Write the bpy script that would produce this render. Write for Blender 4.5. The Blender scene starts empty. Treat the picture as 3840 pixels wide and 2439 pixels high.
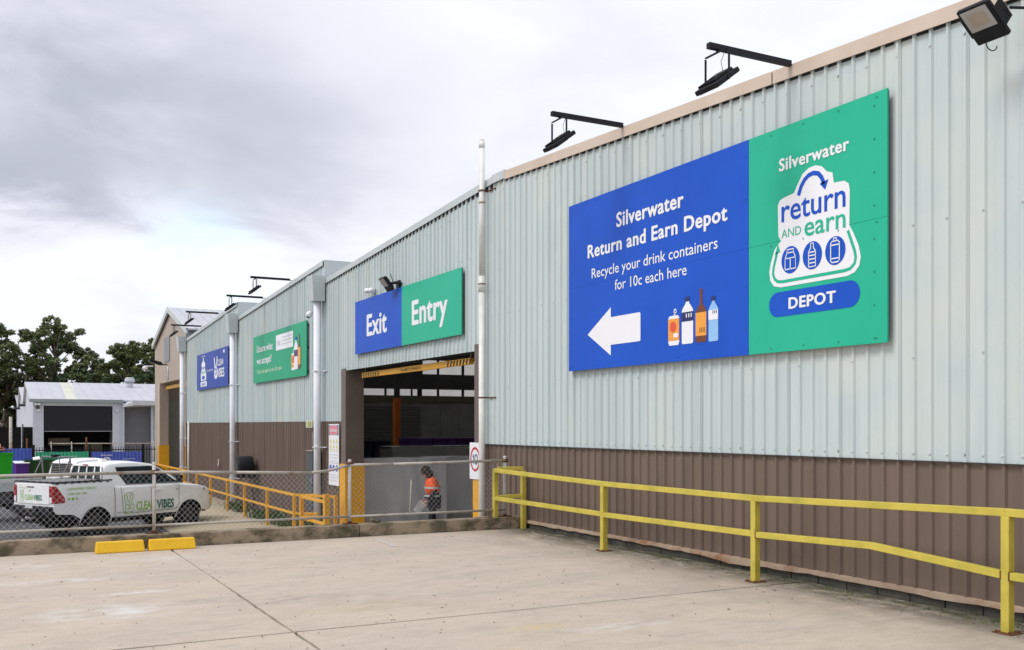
import bpy, math, random
from mathutils import Vector, Matrix
random.seed(7)
SC = bpy.context.scene
COL = SC.collection

# ------------------------------------------------------------------ camera, sky, sun, exposure
YAW = math.radians(27.87)
cam = bpy.data.cameras.new('camera'); cam.lens = 35.0; cam.sensor_width = 36; cam.shift_y = 0.0975
cam.clip_end = 3000; cam.clip_start = 0.1
co = bpy.data.objects.new('camera', cam); COL.objects.link(co)
co.location = (0, 0, 1.7); co.rotation_euler = (math.radians(90), 0, -YAW); SC.camera = co

SUN_EL, SUN_AZ = math.radians(50), math.radians(-90)      # azimuth measured from +Y towards +X
SC.view_settings.view_transform = 'Standard'; SC.view_settings.look = 'None'
SC.view_settings.gamma = 1; SC.view_settings.use_curve_mapping = False
SC.view_settings.exposure = 0.47

w = bpy.data.worlds.new('World'); SC.world = w; w.use_nodes = True
N = w.node_tree.nodes; L = w.node_tree.links; N.clear()
def nd(t, **k):
    n = N.new(t)
    for a, b in k.items(): setattr(n, a, b)
    return n
def wm(op, a, b=None, c=None):
    n = nd('ShaderNodeMath', operation=op)
    for i, v in enumerate((a, b, c)):
        if v is None: continue
        if isinstance(v, (int, float)): n.inputs[i].default_value = v
        else: L.new(v, n.inputs[i])
    return n.outputs[0]
def wdir(x, y):   # a direction of the sky given as (right, up) tangents of the view
    F = Vector((math.sin(YAW), math.cos(YAW), 0)); R = Vector((math.cos(YAW), -math.sin(YAW), 0))
    v = F + R * x + Vector((0, 0, y)); return v.normalized()
out = nd('ShaderNodeOutputWorld'); bg = nd('ShaderNodeBackground'); bg.inputs[1].default_value = 0.1
L.new(bg.outputs[0], out.inputs[0])
sky = nd('ShaderNodeTexSky', sky_type='NISHITA', sun_disc=False)
sky.sun_elevation = SUN_EL; sky.sun_rotation = SUN_AZ
tc = nd('ShaderNodeTexCoord')
sep = nd('ShaderNodeSeparateXYZ'); L.new(tc.outputs['Generated'], sep.inputs[0])
den = wm('ADD', wm('MAXIMUM', sep.outputs[2], 0.0), 0.22)
cmb = nd('ShaderNodeCombineXYZ')
L.new(wm('DIVIDE', sep.outputs[0], den), cmb.inputs[0]); L.new(wm('DIVIDE', sep.outputs[1], den), cmb.inputs[1])
def noise(scale, detail, rough, off, dist=0.0):
    mp = nd('ShaderNodeMapping'); mp.inputs['Location'].default_value = off
    L.new(cmb.outputs[0], mp.inputs[0])
    n = nd('ShaderNodeTexNoise'); n.inputs['Scale'].default_value = scale; n.inputs['Detail'].default_value = detail
    n.inputs['Roughness'].default_value = rough; n.inputs['Distortion'].default_value = dist
    L.new(mp.outputs[0], n.inputs['Vector']); return n.outputs[0]
n1 = noise(0.85, 6, 0.5, (3.1, 1.7, 0), 0.15)
n2 = noise(2.6, 7, 0.55, (8.2, 4.4, 0), 0.35)
n3 = noise(0.9, 5, 0.5, (1.2, 7.9, 0), 0.3)
def bank(x, y, rad, soft):     # a cloud bank centred on one direction of the sky
    d = nd('ShaderNodeVectorMath', operation='DISTANCE')
    L.new(tc.outputs['Generated'], d.inputs[0]); d.inputs[1].default_value = wdir(x, y)
    m = nd('ShaderNodeMapRange'); m.interpolation_type = 'SMOOTHSTEP'
    m.inputs['From Min'].default_value = rad - soft; m.inputs['From Max'].default_value = rad + soft
    m.inputs['To Min'].default_value = 1; m.inputs['To Max'].default_value = 0
    L.new(wm('ADD', d.outputs['Value'], wm('MULTIPLY', wm('SUBTRACT', n2, 0.5), 0.16)), m.inputs['Value']); return m.outputs[0]
dark = wm('ADD', wm('MULTIPLY', bank(-0.48, 0.36, 0.25, 0.15), 0.42), wm('MULTIPLY', bank(-0.16, 0.235, 0.12, 0.09), 0.20))
dark = wm('ADD', dark, wm('MULTIPLY', bank(-0.50, 0.215, 0.075, 0.05), 0.22))
# the heavy deck stops short of the horizon, with a ragged lower edge
em = nd('ShaderNodeMapRange'); em.interpolation_type = 'SMOOTHSTEP'
em.inputs['From Min'].default_value = 0.14; em.inputs['From Max'].default_value = 0.225
L.new(wm('ADD', sep.outputs[2], wm('MULTIPLY', wm('SUBTRACT', n2, 0.5), 0.14)), em.inputs['Value'])
dark = wm('MULTIPLY', dark, em.outputs[0])
tex = wm('MULTIPLY', wm('SUBTRACT', wm('ADD', wm('MULTIPLY', n1, 0.35), wm('ADD', wm('MULTIPLY', n2, 0.40), wm('MULTIPLY', n3, 0.25))), 0.47), 2.0)
dk = wm('ADD', dark, tex)
cr = nd('ShaderNodeValToRGB'); L.new(dk, cr.inputs[0])
e = cr.color_ramp.elements
e[0].position = 0.0; e[0].color = (0.715, 0.73, 0.775, 1)
e[1].position = 0.86; e[1].color = (0.32, 0.34, 0.41, 1)
x_ = cr.color_ramp.elements.new(0.33); x_.color = (0.61, 0.625, 0.69, 1)
x_ = cr.color_ramp.elements.new(0.6); x_.color = (0.40, 0.42, 0.495, 1)
sc_ = nd('ShaderNodeVectorMath', operation='SCALE'); L.new(cr.outputs[0], sc_.inputs[0]); sc_.inputs['Scale'].default_value = 10.0
# thin gaps where the blue shows through
gap = wm('MULTIPLY', bank(-0.27, 0.165, 0.05, 0.05), nd('ShaderNodeClamp').outputs[0])
N.remove(N[-1]) if False else None
gp = wm('MULTIPLY', bank(-0.31, 0.160, 0.05, 0.04), wm('MAXIMUM', wm('MULTIPLY', wm('SUBTRACT', n2, 0.40), 4.0), 0.0))
gp = wm('MINIMUM', gp, 0.3)
mx = nd('ShaderNodeMix', data_type='RGBA'); L.new(gp, mx.inputs[0])
L.new(sc_.outputs[0], mx.inputs[6])
skb = nd('ShaderNodeVectorMath', operation='ADD'); L.new(sky.outputs[0], skb.inputs[0]); skb.inputs[1].default_value = (4.3, 6.0, 6.6)
L.new(skb.outputs[0], mx.inputs[7])
L.new(mx.outputs[2], bg.inputs[0])

sl = bpy.data.lights.new('sun', 'SUN'); sl.energy = 1.45; sl.angle = math.radians(22); sl.color = (1.0, 0.965, 0.91)
so = bpy.data.objects.new('sun', sl); COL.objects.link(so)
sd = Vector((math.sin(SUN_AZ) * math.cos(SUN_EL), math.cos(SUN_AZ) * math.cos(SUN_EL), math.sin(SUN_EL)))
so.rotation_euler = sd.to_track_quat('Z', 'Y').to_euler(); so.location = sd * 50

# ------------------------------------------------------------------ materials
MATS = {}
def mat(name, c, c2=None, scale=3.0, rough=0.6, bump=0.0, bscale=60.0, metal=0.0, stretch=(1, 1, 1), spec=0.4,
        detail=5, lo=0.35, hi=0.65, c3=None, s3=1.0, lo3=0.6, hi3=0.75, stretch3=(1, 1, 1), rnd=0.0, vec='Position'):
    if name in MATS: return MATS[name]
    m = bpy.data.materials.new(name); m.use_nodes = True; MATS[name] = m
    t = m.node_tree; n = t.nodes; l = t.links; b = n['Principled BSDF']
    b.inputs['Roughness'].default_value = rough; b.inputs['Metallic'].default_value = metal
    b.inputs['Specular IOR Level'].default_value = spec
    b.inputs['Base Color'].default_value = (*c, 1)
    if c2 is None: c2 = tuple(v * 0.86 for v in c)
    if vec == 'Position': g = n.new('ShaderNodeNewGeometry').outputs['Position']
    else: g = n.new('ShaderNodeTexCoord').outputs['Object']
    def ns(sc, st, det=detail):
        mp = n.new('ShaderNodeMapping'); mp.inputs['Scale'].default_value = st; l.new(g, mp.inputs[0])
        q = n.new('ShaderNodeTexNoise'); q.inputs['Scale'].default_value = sc; q.inputs['Detail'].default_value = det
        q.inputs['Roughness'].default_value = 0.6; l.new(mp.outputs[0], q.inputs['Vector']); return q.outputs[0]
    def rng(v, a, b2):
        r = n.new('ShaderNodeMapRange'); r.inputs[1].default_value = a; r.inputs[2].default_value = b2; l.new(v, r.inputs[0]); return r.outputs[0]
    def mix(f, A, B):
        x = n.new('ShaderNodeMix'); x.data_type = 'RGBA'; l.new(f, x.inputs[0])
        for s_, v in ((6, A), (7, B)):
            if isinstance(v, tuple): x.inputs[s_].default_value = (*v, 1)
            else: l.new(v, x.inputs[s_])
        return x.outputs[2]
    colr = mix(rng(ns(scale, stretch), lo, hi), c, c2)
    if c3: colr = mix(rng(ns(s3, stretch3), lo3, hi3), colr, c3)
    if rnd:
        oi = n.new('ShaderNodeObjectInfo'); r = n.new('ShaderNodeMapRange'); l.new(oi.outputs['Random'], r.inputs[0])
        r.inputs[3].default_value = 1 - rnd; r.inputs[4].default_value = 1 + rnd
        vs = n.new('ShaderNodeVectorMath'); vs.operation = 'SCALE'; l.new(colr, vs.inputs[0]); l.new(r.outputs[0], vs.inputs['Scale']); colr = vs.outputs[0]
    l.new(colr, b.inputs['Base Color'])
    if bump:
        bp = n.new('ShaderNodeBump'); bp.inputs['Strength'].default_value = bump; bp.inputs['Distance'].default_value = 0.01
        l.new(ns(bscale, (1, 1, 1), 3), bp.inputs['Height']); l.new(bp.outputs[0], b.inputs['Normal'])
    return m

GREEN = mat('mint_steel', (0.515, 0.585, 0.60), (0.43, 0.51, 0.52), 2.2, 0.42, 0.12, 2.2, stretch=(1, 4, 0.12), lo=.40, hi=.72, detail=8, c3=(0.57, 0.61, 0.57), s3=0.45, lo3=0.50, hi3=0.7, rnd=0.035)
BROWN = mat('brown_steel', (0.170, 0.122, 0.097), (0.135, 0.098, 0.08), 1.5, 0.5, 0.04, 3, stretch=(1, 3, 0.3), c3=(0.21, 0.17, 0.145), s3=14, lo3=0.68, hi3=0.8, rnd=0.02)
TAN = mat('tan_steel', (0.42, 0.345, 0.29), (0.38, 0.31, 0.26), 1.0, 0.5, stretch=(1, 3, 0.3))
TRIM = mat('pink_tan_trim', (0.60, 0.50, 0.42), (0.55, 0.45, 0.37), 2.0, 0.5, c3=(0.33, 0.2, 0.11), s3=9, lo3=0.70, hi3=0.82)
GTRIM = mat('pale_grey_trim', (0.52, 0.565, 0.575), (0.47, 0.52, 0.54), 2.0, 0.45)
WHITE = mat('white_paint', (0.80, 0.81, 0.86), (0.74, 0.76, 0.82), 1.5, 0.7, spec=.2, c3=(0.62, 0.56, 0.46), s3=6, lo3=0.66, hi3=0.82, stretch3=(1, 1, 0.3))
PVC = mat('white_pvc', (0.78, 0.77, 0.76), (0.64, 0.63, 0.6), 2.0, 0.35, c3=(0.62, 0.55, 0.42), s3=2.2, lo3=0.62, hi3=0.85, stretch3=(1, 1, 0.4))
RUST = mat('rust', (0.16, 0.06, 0.025), (0.09, 0.035, 0.018), 20, 0.9, 0.3, 90)
BLACK = mat('black_metal', (0.010, 0.011, 0.015), (0.015, 0.015, 0.019), 8, 0.5, spec=.2)
DARK = mat('dark_grey', (0.035, 0.036, 0.04), (0.05, 0.05, 0.055), 6, 0.6)
JAMB = mat('brown_flat_steel', (0.155, 0.118, 0.10), (0.13, 0.098, 0.085), 2.0, 0.5, c3=(0.24, 0.2, 0.18), s3=7, lo3=0.68, hi3=0.85)
YELLOW = mat('rail_yellow', (0.57, 0.46, 0.075), (0.42, 0.36, 0.05), 3.5, 0.5, 0.2, 60, detail=8, lo=.42, hi=.7, c3=(0.26, 0.17, 0.05), s3=17, lo3=0.66, hi3=0.74)
ORANGE = mat('safety_yellow', (0.72, 0.36, 0.012), (0.66, 0.32, 0.01), 5, 0.5, 0.05, 30, c3=(0.42, 0.2, 0.02), s3=11, lo3=0.64, hi3=0.8)
STOPY = mat('stop_yellow', (0.82, 0.49, 0.01), (0.76, 0.44, 0.01), 8, 0.45, 0.05, 40, c3=(0.5, 0.33, 0.06), s3=16, lo3=0.68, hi3=0.8)
BLUE = mat('sign_blue', (0.014, 0.092, 0.55), (0.012, 0.082, 0.50), 1.0, 0.45, spec=0.15, bump=.15, bscale=1.6)
BLUE2 = mat('sign_deep_blue', (0.008, 0.05, 0.36), (0.007, 0.045, 0.33), 1.0, 0.4, spec=0.12)
SGREEN = mat('sign_green', (0.022, 0.42, 0.265), (0.028, 0.45, 0.29), 0.8, 0.45, spec=0.15, bump=.15, bscale=1.6)
SGREEN2 = mat('sign_green_dark', (0.006, 0.36, 0.185), (0.006, 0.33, 0.17), 0.8, 0.4, spec=0.12)
SWHITE = mat('print_white', (0.80, 0.81, 0.86), (0.78, 0.79, 0.84), 3, 0.4)
PORANGE = mat('print_orange', (0.85, 0.36, 0.05), None, 3, 0.4)
PRED = mat('print_red', (0.75, 0.09, 0.04), None, 3, 0.4)
PBROWN = mat('print_brown', (0.16, 0.045, 0.02), None, 3, 0.4)
PSKY = mat('print_light_blue', (0.30, 0.55, 0.92), None, 3, 0.4)
PNAVY = mat('print_navy', (0.015, 0.02, 0.12), None, 3, 0.4)
PLIME = mat('print_lime', (0.26, 0.54, 0.03), None, 3, 0.4)
PTEAL = mat('print_dark_green', (0.004, 0.16, 0.085), None, 3, 0.4)
PGREY = mat('print_grey', (0.35, 0.36, 0.40), None, 3, 0.5)
PYEL = mat('print_yellow', (0.75, 0.60, 0.12), None, 3, 0.5)
GALV = mat('galvanised_pipe', (0.46, 0.43, 0.40), (0.36, 0.32, 0.28), 5, 0.55, 0.1, 60, metal=0.1, c3=(0.24, 0.12, 0.055), s3=3.2, lo3=0.58, hi3=0.70)
GALV2 = mat('pale_galvanised_post', (0.55, 0.54, 0.52), (0.45, 0.43, 0.41), 5, 0.55, 0.1, 60, c3=(0.24, 0.11, 0.05), s3=4.0, lo3=0.62, hi3=0.7)
WIRE = mat('galvanised_wire', (0.74, 0.74, 0.76), (0.64, 0.64, 0.66), 6, 0.5)
CARW = mat('car_white', (0.90, 0.90, 0.91), (0.87, 0.875, 0.89), 3, 0.16, spec=0.7, c3=(0.7, 0.68, 0.64), s3=4, lo3=0.7, hi3=0.9)
GLASS = mat('dark_glass', (0.010, 0.016, 0.02), (0.025, 0.04, 0.045), 2.5, 0.05, spec=0.12)
TYRE = mat('tyre_rubber', (0.007, 0.007, 0.008), (0.011, 0.011, 0.011), 12, 0.85, spec=.15)
RED = mat('lamp_red', (0.42, 0.008, 0.012), (0.22, 0.004, 0.008), 9, 0.15, spec=0.7)
CONW = mat('white_render', (0.50, 0.53, 0.62), (0.46, 0.49, 0.58), 1.5, 0.7)
ROOFW = mat('white_roof', (0.50, 0.51, 0.56), (0.45, 0.46, 0.52), 0.6, 0.5)
GREYW = mat('grey_wall', (0.24, 0.25, 0.29), (0.21, 0.22, 0.26), 1, 0.7)
TARP = mat('grey_tarpaulin', (0.60, 0.60, 0.63), (0.48, 0.485, 0.52), 1.6, 0.6, 0.5, 4, stretch=(1, 1, 0.4))
TARP2 = mat('dull_tarpaulin', (0.42, 0.42, 0.40), (0.34, 0.34, 0.33), 1.6, 0.6, 0.5, 4, stretch=(1, 1, 0.4))
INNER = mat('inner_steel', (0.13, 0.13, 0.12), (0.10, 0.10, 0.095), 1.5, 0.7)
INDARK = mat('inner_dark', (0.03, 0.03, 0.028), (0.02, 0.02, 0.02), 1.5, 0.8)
PURP = mat('purple_plastic', (0.12, 0.03, 0.26), None, 4, 0.4)
BING = mat('bright_green_plastic', (0.02, 0.42, 0.015), None, 4, 0.35)
BIND = mat('dark_green_plastic', (0.02, 0.075, 0.015), None, 4, 0.4)
CARD = mat('cardboard', (0.45, 0.30, 0.2), (0.55, 0.15, 0.1), 9, 0.8)
SKIN = mat('skin', (0.50, 0.27, 0.18), None, 5, 0.5)
HAIR = mat('dark_hair', (0.022, 0.014, 0.01), (0.04, 0.025, 0.015), 30, 0.7)
HIVIS = mat('hi_vis_orange', (0.95, 0.13, 0.02), (0.85, 0.1, 0.02), 9, 0.7)
REFL = mat('reflective_tape', (0.55, 0.57, 0.58), None, 9, 0.4)
NAVY = mat('navy_cloth', (0.012, 0.014, 0.024), (0.02, 0.022, 0.035), 9, 0.8)
BLOCK = mat('concrete_block', (0.10, 0.092, 0.08), (0.06, 0.056, 0.048), 5, 0.9, 0.5, 60, rnd=0.12)
FLASH = mat('flashing_rusty', (0.46, 0.35, 0.26), (0.36, 0.26, 0.19), 4, 0.6, 0.2, 30, c3=(0.30, 0.12, 0.04), s3=3.4, lo3=0.54, hi3=0.7)
BARK = mat('bark', (0.17, 0.14, 0.12), (0.09, 0.07, 0.06), 2, 0.9)

# concrete of the yard: mottled, with streaks, smudges and faded paint marks
def concrete(name, base, warm, darkc, seed=0.0, spots=(), moss=False):
    m = bpy.data.materials.new(name); m.use_nodes = True
    t = m.node_tree; n = t.nodes; l = t.links; b = n['Principled BSDF']
    b.inputs['Roughness'].default_value = 0.85; b.inputs['Specular IOR Level'].default_value = 0.25
    g = n.new('ShaderNodeNewGeometry').outputs['Position']
    def ns(sc, st=(1, 1, 1), det=6, rough=0.62, dist=0.0):
        mp = n.new('ShaderNodeMapping'); mp.inputs['Scale'].default_value = st; mp.inputs['Location'].default_value = (seed, seed * 2, 0); l.new(g, mp.inputs[0])
        q = n.new('ShaderNodeTexNoise'); q.inputs['Scale'].default_value = sc; q.inputs['Detail'].default_value = det
        q.inputs['Roughness'].default_value = rough; q.inputs['Distortion'].default_value = dist; l.new(mp.outputs[0], q.inputs['Vector']); return q.outputs[0]
    def rng(v, a, b2, o0=0.0, o1=1.0):
        r = n.new('ShaderNodeMapRange'); r.inputs[1].default_value = a; r.inputs[2].default_value = b2
        r.inputs[3].default_value = o0; r.inputs[4].default_value = o1; l.new(v, r.inputs[0]); return r.outputs[0]
    def mul(a, c):
        x = n.new('ShaderNodeMath'); x.operation = 'MULTIPLY'; l.new(a, x.inputs[0])
        if isinstance(c, float): x.inputs[1].default_value = c
        else: l.new(c, x.inputs[1])
        return x.outputs[0]
    def mix(f, A, B):
        x = n.new('ShaderNodeMix'); x.data_type = 'RGBA'; l.new(f, x.inputs[0])
        for s_, v in ((6, A), (7, B)):
            if isinstance(v, tuple): x.inputs[s_].default_value = (*v, 1)
            else: l.new(v, x.inputs[s_])
        return x.outputs[2]
    c = mix(rng(ns(0.55, (1, 1.9, 1), dist=0.4), 0.36, 0.66), base, warm)
    c = mix(rng(ns(0.75, (0.7, 1.3, 1), dist=0.5), 0.46, 0.72, 0, 0.38), c, darkc)
    c = mix(rng(ns(2.8, (0.7, 1.5, 1), dist=0.4, det=8), 0.48, 0.74, 0, 0.5), c, darkc)
    c = mix(rng(ns(6.0, (0.7, 1.3, 1)), 0.48, 0.74, 0, 0.75), c, tuple(v * 1.18 for v in base))
    c = mix(rng(ns(75, det=3), 0.40, 0.75, 0, 0.7), c, tuple(v * 0.66 for v in base))
    c = mix(rng(ns(38, det=3), 0.60, 0.72, 0, 0.5), c, tuple(min(v * 1.3, .8) for v in base))
    c = mix(rng(ns(19, det=4), 0.66, 0.74, 0, 0.5), c, tuple(v * 0.5 for v in base))
    for (sx, sy, rx, ry, colr, amt, nsc) in spots:
        mp = n.new('ShaderNodeMapping'); mp.inputs['Scale'].default_value = (1 / rx, 1 / ry, 0)
        mp.inputs['Location'].default_value = (-sx / rx, -sy / ry, 0); l.new(g, mp.inputs[0])
        ln = n.new('ShaderNodeVectorMath'); ln.operation = 'LENGTH'; l.new(mp.outputs[0], ln.inputs[0])
        f = mul(mul(rng(ln.outputs['Value'], 1.0, 0.25), rng(ns(nsc, (1, 2.2, 1)), 0.42, 0.62)), amt)
        c = mix(f, c, colr)
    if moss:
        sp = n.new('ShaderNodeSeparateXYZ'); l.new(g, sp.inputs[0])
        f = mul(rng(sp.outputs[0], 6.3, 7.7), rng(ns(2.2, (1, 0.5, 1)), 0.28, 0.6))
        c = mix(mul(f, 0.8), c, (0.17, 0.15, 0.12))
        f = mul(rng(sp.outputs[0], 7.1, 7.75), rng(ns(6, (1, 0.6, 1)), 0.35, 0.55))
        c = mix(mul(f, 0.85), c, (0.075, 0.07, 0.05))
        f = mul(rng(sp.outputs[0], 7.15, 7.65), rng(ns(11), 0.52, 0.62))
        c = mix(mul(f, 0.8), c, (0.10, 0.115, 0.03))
    l.new(c, b.inputs['Base Color'])
    bp = n.new('ShaderNodeBump'); bp.inputs['Strength'].default_value = 0.25; bp.inputs['Distance'].default_value = 0.01
    l.new(ns(40, det=5), bp.inputs['Height']); l.new(bp.outputs[0], b.inputs['Normal'])
    return m
WH = (0.62, 0.62, 0.62); YL = (0.60, 0.42, 0.08)
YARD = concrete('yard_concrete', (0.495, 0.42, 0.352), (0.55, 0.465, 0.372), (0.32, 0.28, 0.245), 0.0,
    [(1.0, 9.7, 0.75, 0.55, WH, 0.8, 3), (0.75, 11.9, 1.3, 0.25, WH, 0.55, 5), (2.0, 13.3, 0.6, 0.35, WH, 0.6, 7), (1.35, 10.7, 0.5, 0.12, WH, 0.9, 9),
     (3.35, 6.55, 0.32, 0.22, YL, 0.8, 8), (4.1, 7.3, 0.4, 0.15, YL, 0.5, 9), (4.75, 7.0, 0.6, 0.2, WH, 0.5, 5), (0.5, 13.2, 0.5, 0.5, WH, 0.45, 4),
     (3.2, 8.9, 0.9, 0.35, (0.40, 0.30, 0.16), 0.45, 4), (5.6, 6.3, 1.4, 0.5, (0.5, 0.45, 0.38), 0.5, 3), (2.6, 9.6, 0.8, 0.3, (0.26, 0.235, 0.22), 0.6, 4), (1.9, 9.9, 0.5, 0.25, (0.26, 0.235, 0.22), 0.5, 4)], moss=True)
LOWCON = concrete('driveway_concrete', (0.40, 0.34, 0.25), (0.45, 0.38, 0.26), (0.28, 0.25, 0.2), 4.0,
    [(6.0, 33.5, 1.2, 3.5, (0.45, 0.37, 0.12), 0.6, 1.2)])
KERBM = mat('kerb_concrete', (0.34, 0.265, 0.19), (0.11, 0.095, 0.06), 3.2, 0.9, 0.6, 40, detail=9, lo=.44, hi=.60, stretch=(1, 1, 1.6), c3=(0.065, 0.062, 0.032), s3=1.7, lo3=.54, hi3=.68, stretch3=(1.0, 1, 1.2))
ASPH = mat('asphalt', (0.075, 0.075, 0.08), (0.055, 0.055, 0.058), 2, 0.9, 0.4, 90, c3=(0.11, 0.11, 0.11), s3=70, lo3=0.6, hi3=0.7)

# ------------------------------------------------------------------ mesh helpers
class MB:
    def __init__(s): s.v = []; s.f = []; s.smooth = []
    def add(s, vs, fs, sm=False):
        o = len(s.v); s.v += [tuple(p) for p in vs]
        for f in fs: s.f.append(tuple(i + o for i in f)); s.smooth.append(sm)
    def box(s, a, b, c, d, e, f):
        s.add([(a, c, e), (b, c, e), (b, d, e), (a, d, e), (a, c, f), (b, c, f), (b, d, f), (a, d, f)],
              [(0, 3, 2, 1), (4, 5, 6, 7), (0, 1, 5, 4), (1, 2, 6, 5), (2, 3, 7, 6), (3, 0, 4, 7)])
    def obox(s, c, u, v, n):
        c, u, v, n = map(Vector, (c, u, v, n))
        P = [c + u * i + v * j + n * k for k in (-1, 1) for i, j in ((-1, -1), (1, -1), (1, 1), (-1, 1))]
        s.add(P, [(0, 3, 2, 1), (4, 5, 6, 7), (0, 1, 5, 4), (1, 2, 6, 5), (2, 3, 7, 6), (3, 0, 4, 7)])
    def tube(s, p, q, r, n=10, r2=None, cap=True, sm=True):
        p, q = Vector(p), Vector(q); d = (q - p)
        if d.length < 1e-6: return
        d.normalize(); a = d.orthogonal().normalized(); b = d.cross(a); r2 = r if r2 is None else r2
        o = len(s.v)
        for k in range(n):
            t = 2 * math.pi * k / n; e_ = a * math.cos(t) + b * math.sin(t)
            s.v.append(tuple(p + e_ * r)); s.v.append(tuple(q + e_ * r2))
        for k in range(n):
            i, j = o + 2 * k, o + 2 * ((k + 1) % n); s.f.append((i, j, j + 1, i + 1)); s.smooth.append(sm)
        if cap:
            s.f.append(tuple(o + 2 * k for k in range(n))[::-1]); s.smooth.append(False)
            s.f.append(tuple(o + 2 * k + 1 for k in range(n))); s.smooth.append(False)
    def path(s, pts, r, n=8):
        for a, b in zip(pts, pts[1:]): s.tube(a, b, r, n)
    def prism(s, poly, lo, hi, axis='x'):      # poly of 2-D points, extruded along an axis
        def P(u, v, t): return {'x': (t, u, v), 'y': (u, t, v), 'z': (u, v, t)}[axis]
        k = len(poly)
        s.add([P(u, v, lo) for u, v in poly] + [P(u, v, hi) for u, v in poly],
              [tuple(range(k))[::-1], tuple(range(k, 2 * k))] + [(i, (i + 1) % k, (i + 1) % k + k, i + k) for i in range(k)])
    def sphere(s, c, rx, ry, rz, nu=12, nv=8):
        vs = [(c[0], c[1], c[2] - rz)]
        for j in range(1, nv):
            ph = -math.pi / 2 + math.pi * j / nv
            for i in range(nu):
                t = 2 * math.pi * i / nu; vs.append((c[0] + rx * math.cos(ph) * math.cos(t), c[1] + ry * math.cos(ph) * math.sin(t), c[2] + rz * math.sin(ph)))
        vs.append((c[0], c[1], c[2] + rz)); fs = []
        for i in range(nu): fs.append((0, 1 + (i + 1) % nu, 1 + i))
        for j in range(nv - 2):
            for i in range(nu):
                a = 1 + j * nu + i; b = 1 + j * nu + (i + 1) % nu; fs.append((a, b, b + nu, a + nu))
        k = len(vs) - 1
        for i in range(nu): fs.append((k, 1 + (nv - 2) * nu + i, 1 + (nv - 2) * nu + (i + 1) % nu))
        s.add(vs, fs, True)
    def mesh(s, name):
        m = bpy.data.meshes.new(name); m.from_pydata(s.v, [], s.f); m.polygons.foreach_set('use_smooth', s.smooth); m.update(); return m

def link(name, data, m=None, parent=None):
    o = bpy.data.objects.new(name, data); COL.objects.link(o)
    if m is not None: data.materials.append(m)
    if parent is not None: o.parent = parent
    return o
def obj(name, mb, m, parent=None, bevel=0.0, seg=2):
    o = link(name, mb.mesh(name), m, parent)
    if bevel:
        b = o.modifiers.new('bevel', 'BEVEL'); b.width = bevel; b.segments = seg; b.limit_method = 'ANGLE'; b.angle_limit = math.radians(35)
    return o
def tag(o, label, cat, group=None, kind=None):
    o['label'] = label; o['category'] = cat
    if group: o['group'] = group
    if kind: o['kind'] = kind
    return o
def thing(name, label, cat, loc=(0, 0, 0), rz=0.0, group=None):
    o = bpy.data.objects.new(name, None); COL.objects.link(o); o.location = loc; o.rotation_euler = (0, 0, rz)
    o.empty_display_size = 0.2
    return tag(o, label, cat, group)
def struct(name, o): o['kind'] = 'structure'; return o
def kids(o): return [c for c in COL.objects if c.parent is o]
def dup(src, loc, rz=None, label=None, scale=None):
    def rec(o, par):
        c = o.copy(); COL.objects.link(c); c.parent = par
        for ch in kids(o): rec(ch, c)
        return c
    r = rec(src, None); r.location = loc
    if rz is not None: r.rotation_euler = (0, 0, rz)
    if label: r['label'] = label
    if scale: r.scale = scale
    return r
WALLROT = math.radians(-90)      # local x runs to the right along the wall, local y into it

def text_data(body, bold=0.0, spacing=1.0):
    cu = bpy.data.curves.new('lettering', 'FONT'); cu.body = body; cu.size = 1; cu.offset = bold; cu.resolution_u = 3; cu.space_character = spacing
    o = bpy.data.objects.new('t', cu); COL.objects.link(o)
    me = bpy.data.meshes.new_from_object(o.evaluated_get(bpy.context.evaluated_depsgraph_get()))
    bpy.data.objects.remove(o); bpy.data.curves.remove(cu)
    return me
_cap = None
def letter(parent, body, x0, x1, z0, cap, m, y=-0.004, bold=0.0, name='lettering', spacing=1.0):
    """flat print: fitted between x0 and x1, baseline z0, capital height cap, on the local x-z plane"""
    me = text_data(body, min(bold, .010), spacing)
    xs = [v.co.x for v in me.vertices]; a, b = min(xs), max(xs)
    k = (x1 - x0) / (b - a); kz = cap / 0.729
    if bold < .02:
        for v in me.vertices: v.co = Vector((x0 + (v.co.x - a) * k, y, z0 + v.co.y * kz))
        return link(name, me, m, parent)
    # heavy weight: the letter shapes laid down a few times, a hair apart, as one print
    m2 = MB(); d = bold * .72; k = (x1 - x0) / (b - a + 2 * d)
    for q, (dx, dz) in enumerate(((-1, 0), (1, 0), (0, .55), (0, -.55), (0, 0))):
        m2.add([(x0 + (v.co.x - a + d + dx * d) * k, y - q * .0004, z0 + (v.co.y + dz * d) * kz) for v in me.vertices], [tuple(p.vertices) for p in me.polygons])
    bpy.data.meshes.remove(me)
    return obj(name, m2, m, parent)
def flat(parent, name, pts, m, y=-0.004):
    mb = MB(); mb.add([(p[0], y, p[1]) for p in pts], [tuple(range(len(pts)))]); return obj(name, mb, m, parent)
def ring_pts(pts, wd, closed=False):     # a stroke: quads along a polyline
    out_ = []; k = len(pts)
    for i, p in enumerate(pts):
        a = pts[i - 1] if (i > 0 or closed) else pts[i]; b = pts[(i + 1) % k] if (i < k - 1 or closed) else pts[i]
        t = Vector((b[0] - a[0], b[1] - a[1])); t.normalize(); nn = Vector((-t.y, t.x)) * wd / 2
        out_.append(((p[0] + nn.x, p[1] + nn.y), (p[0] - nn.x, p[1] - nn.y)))
    return out_
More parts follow.
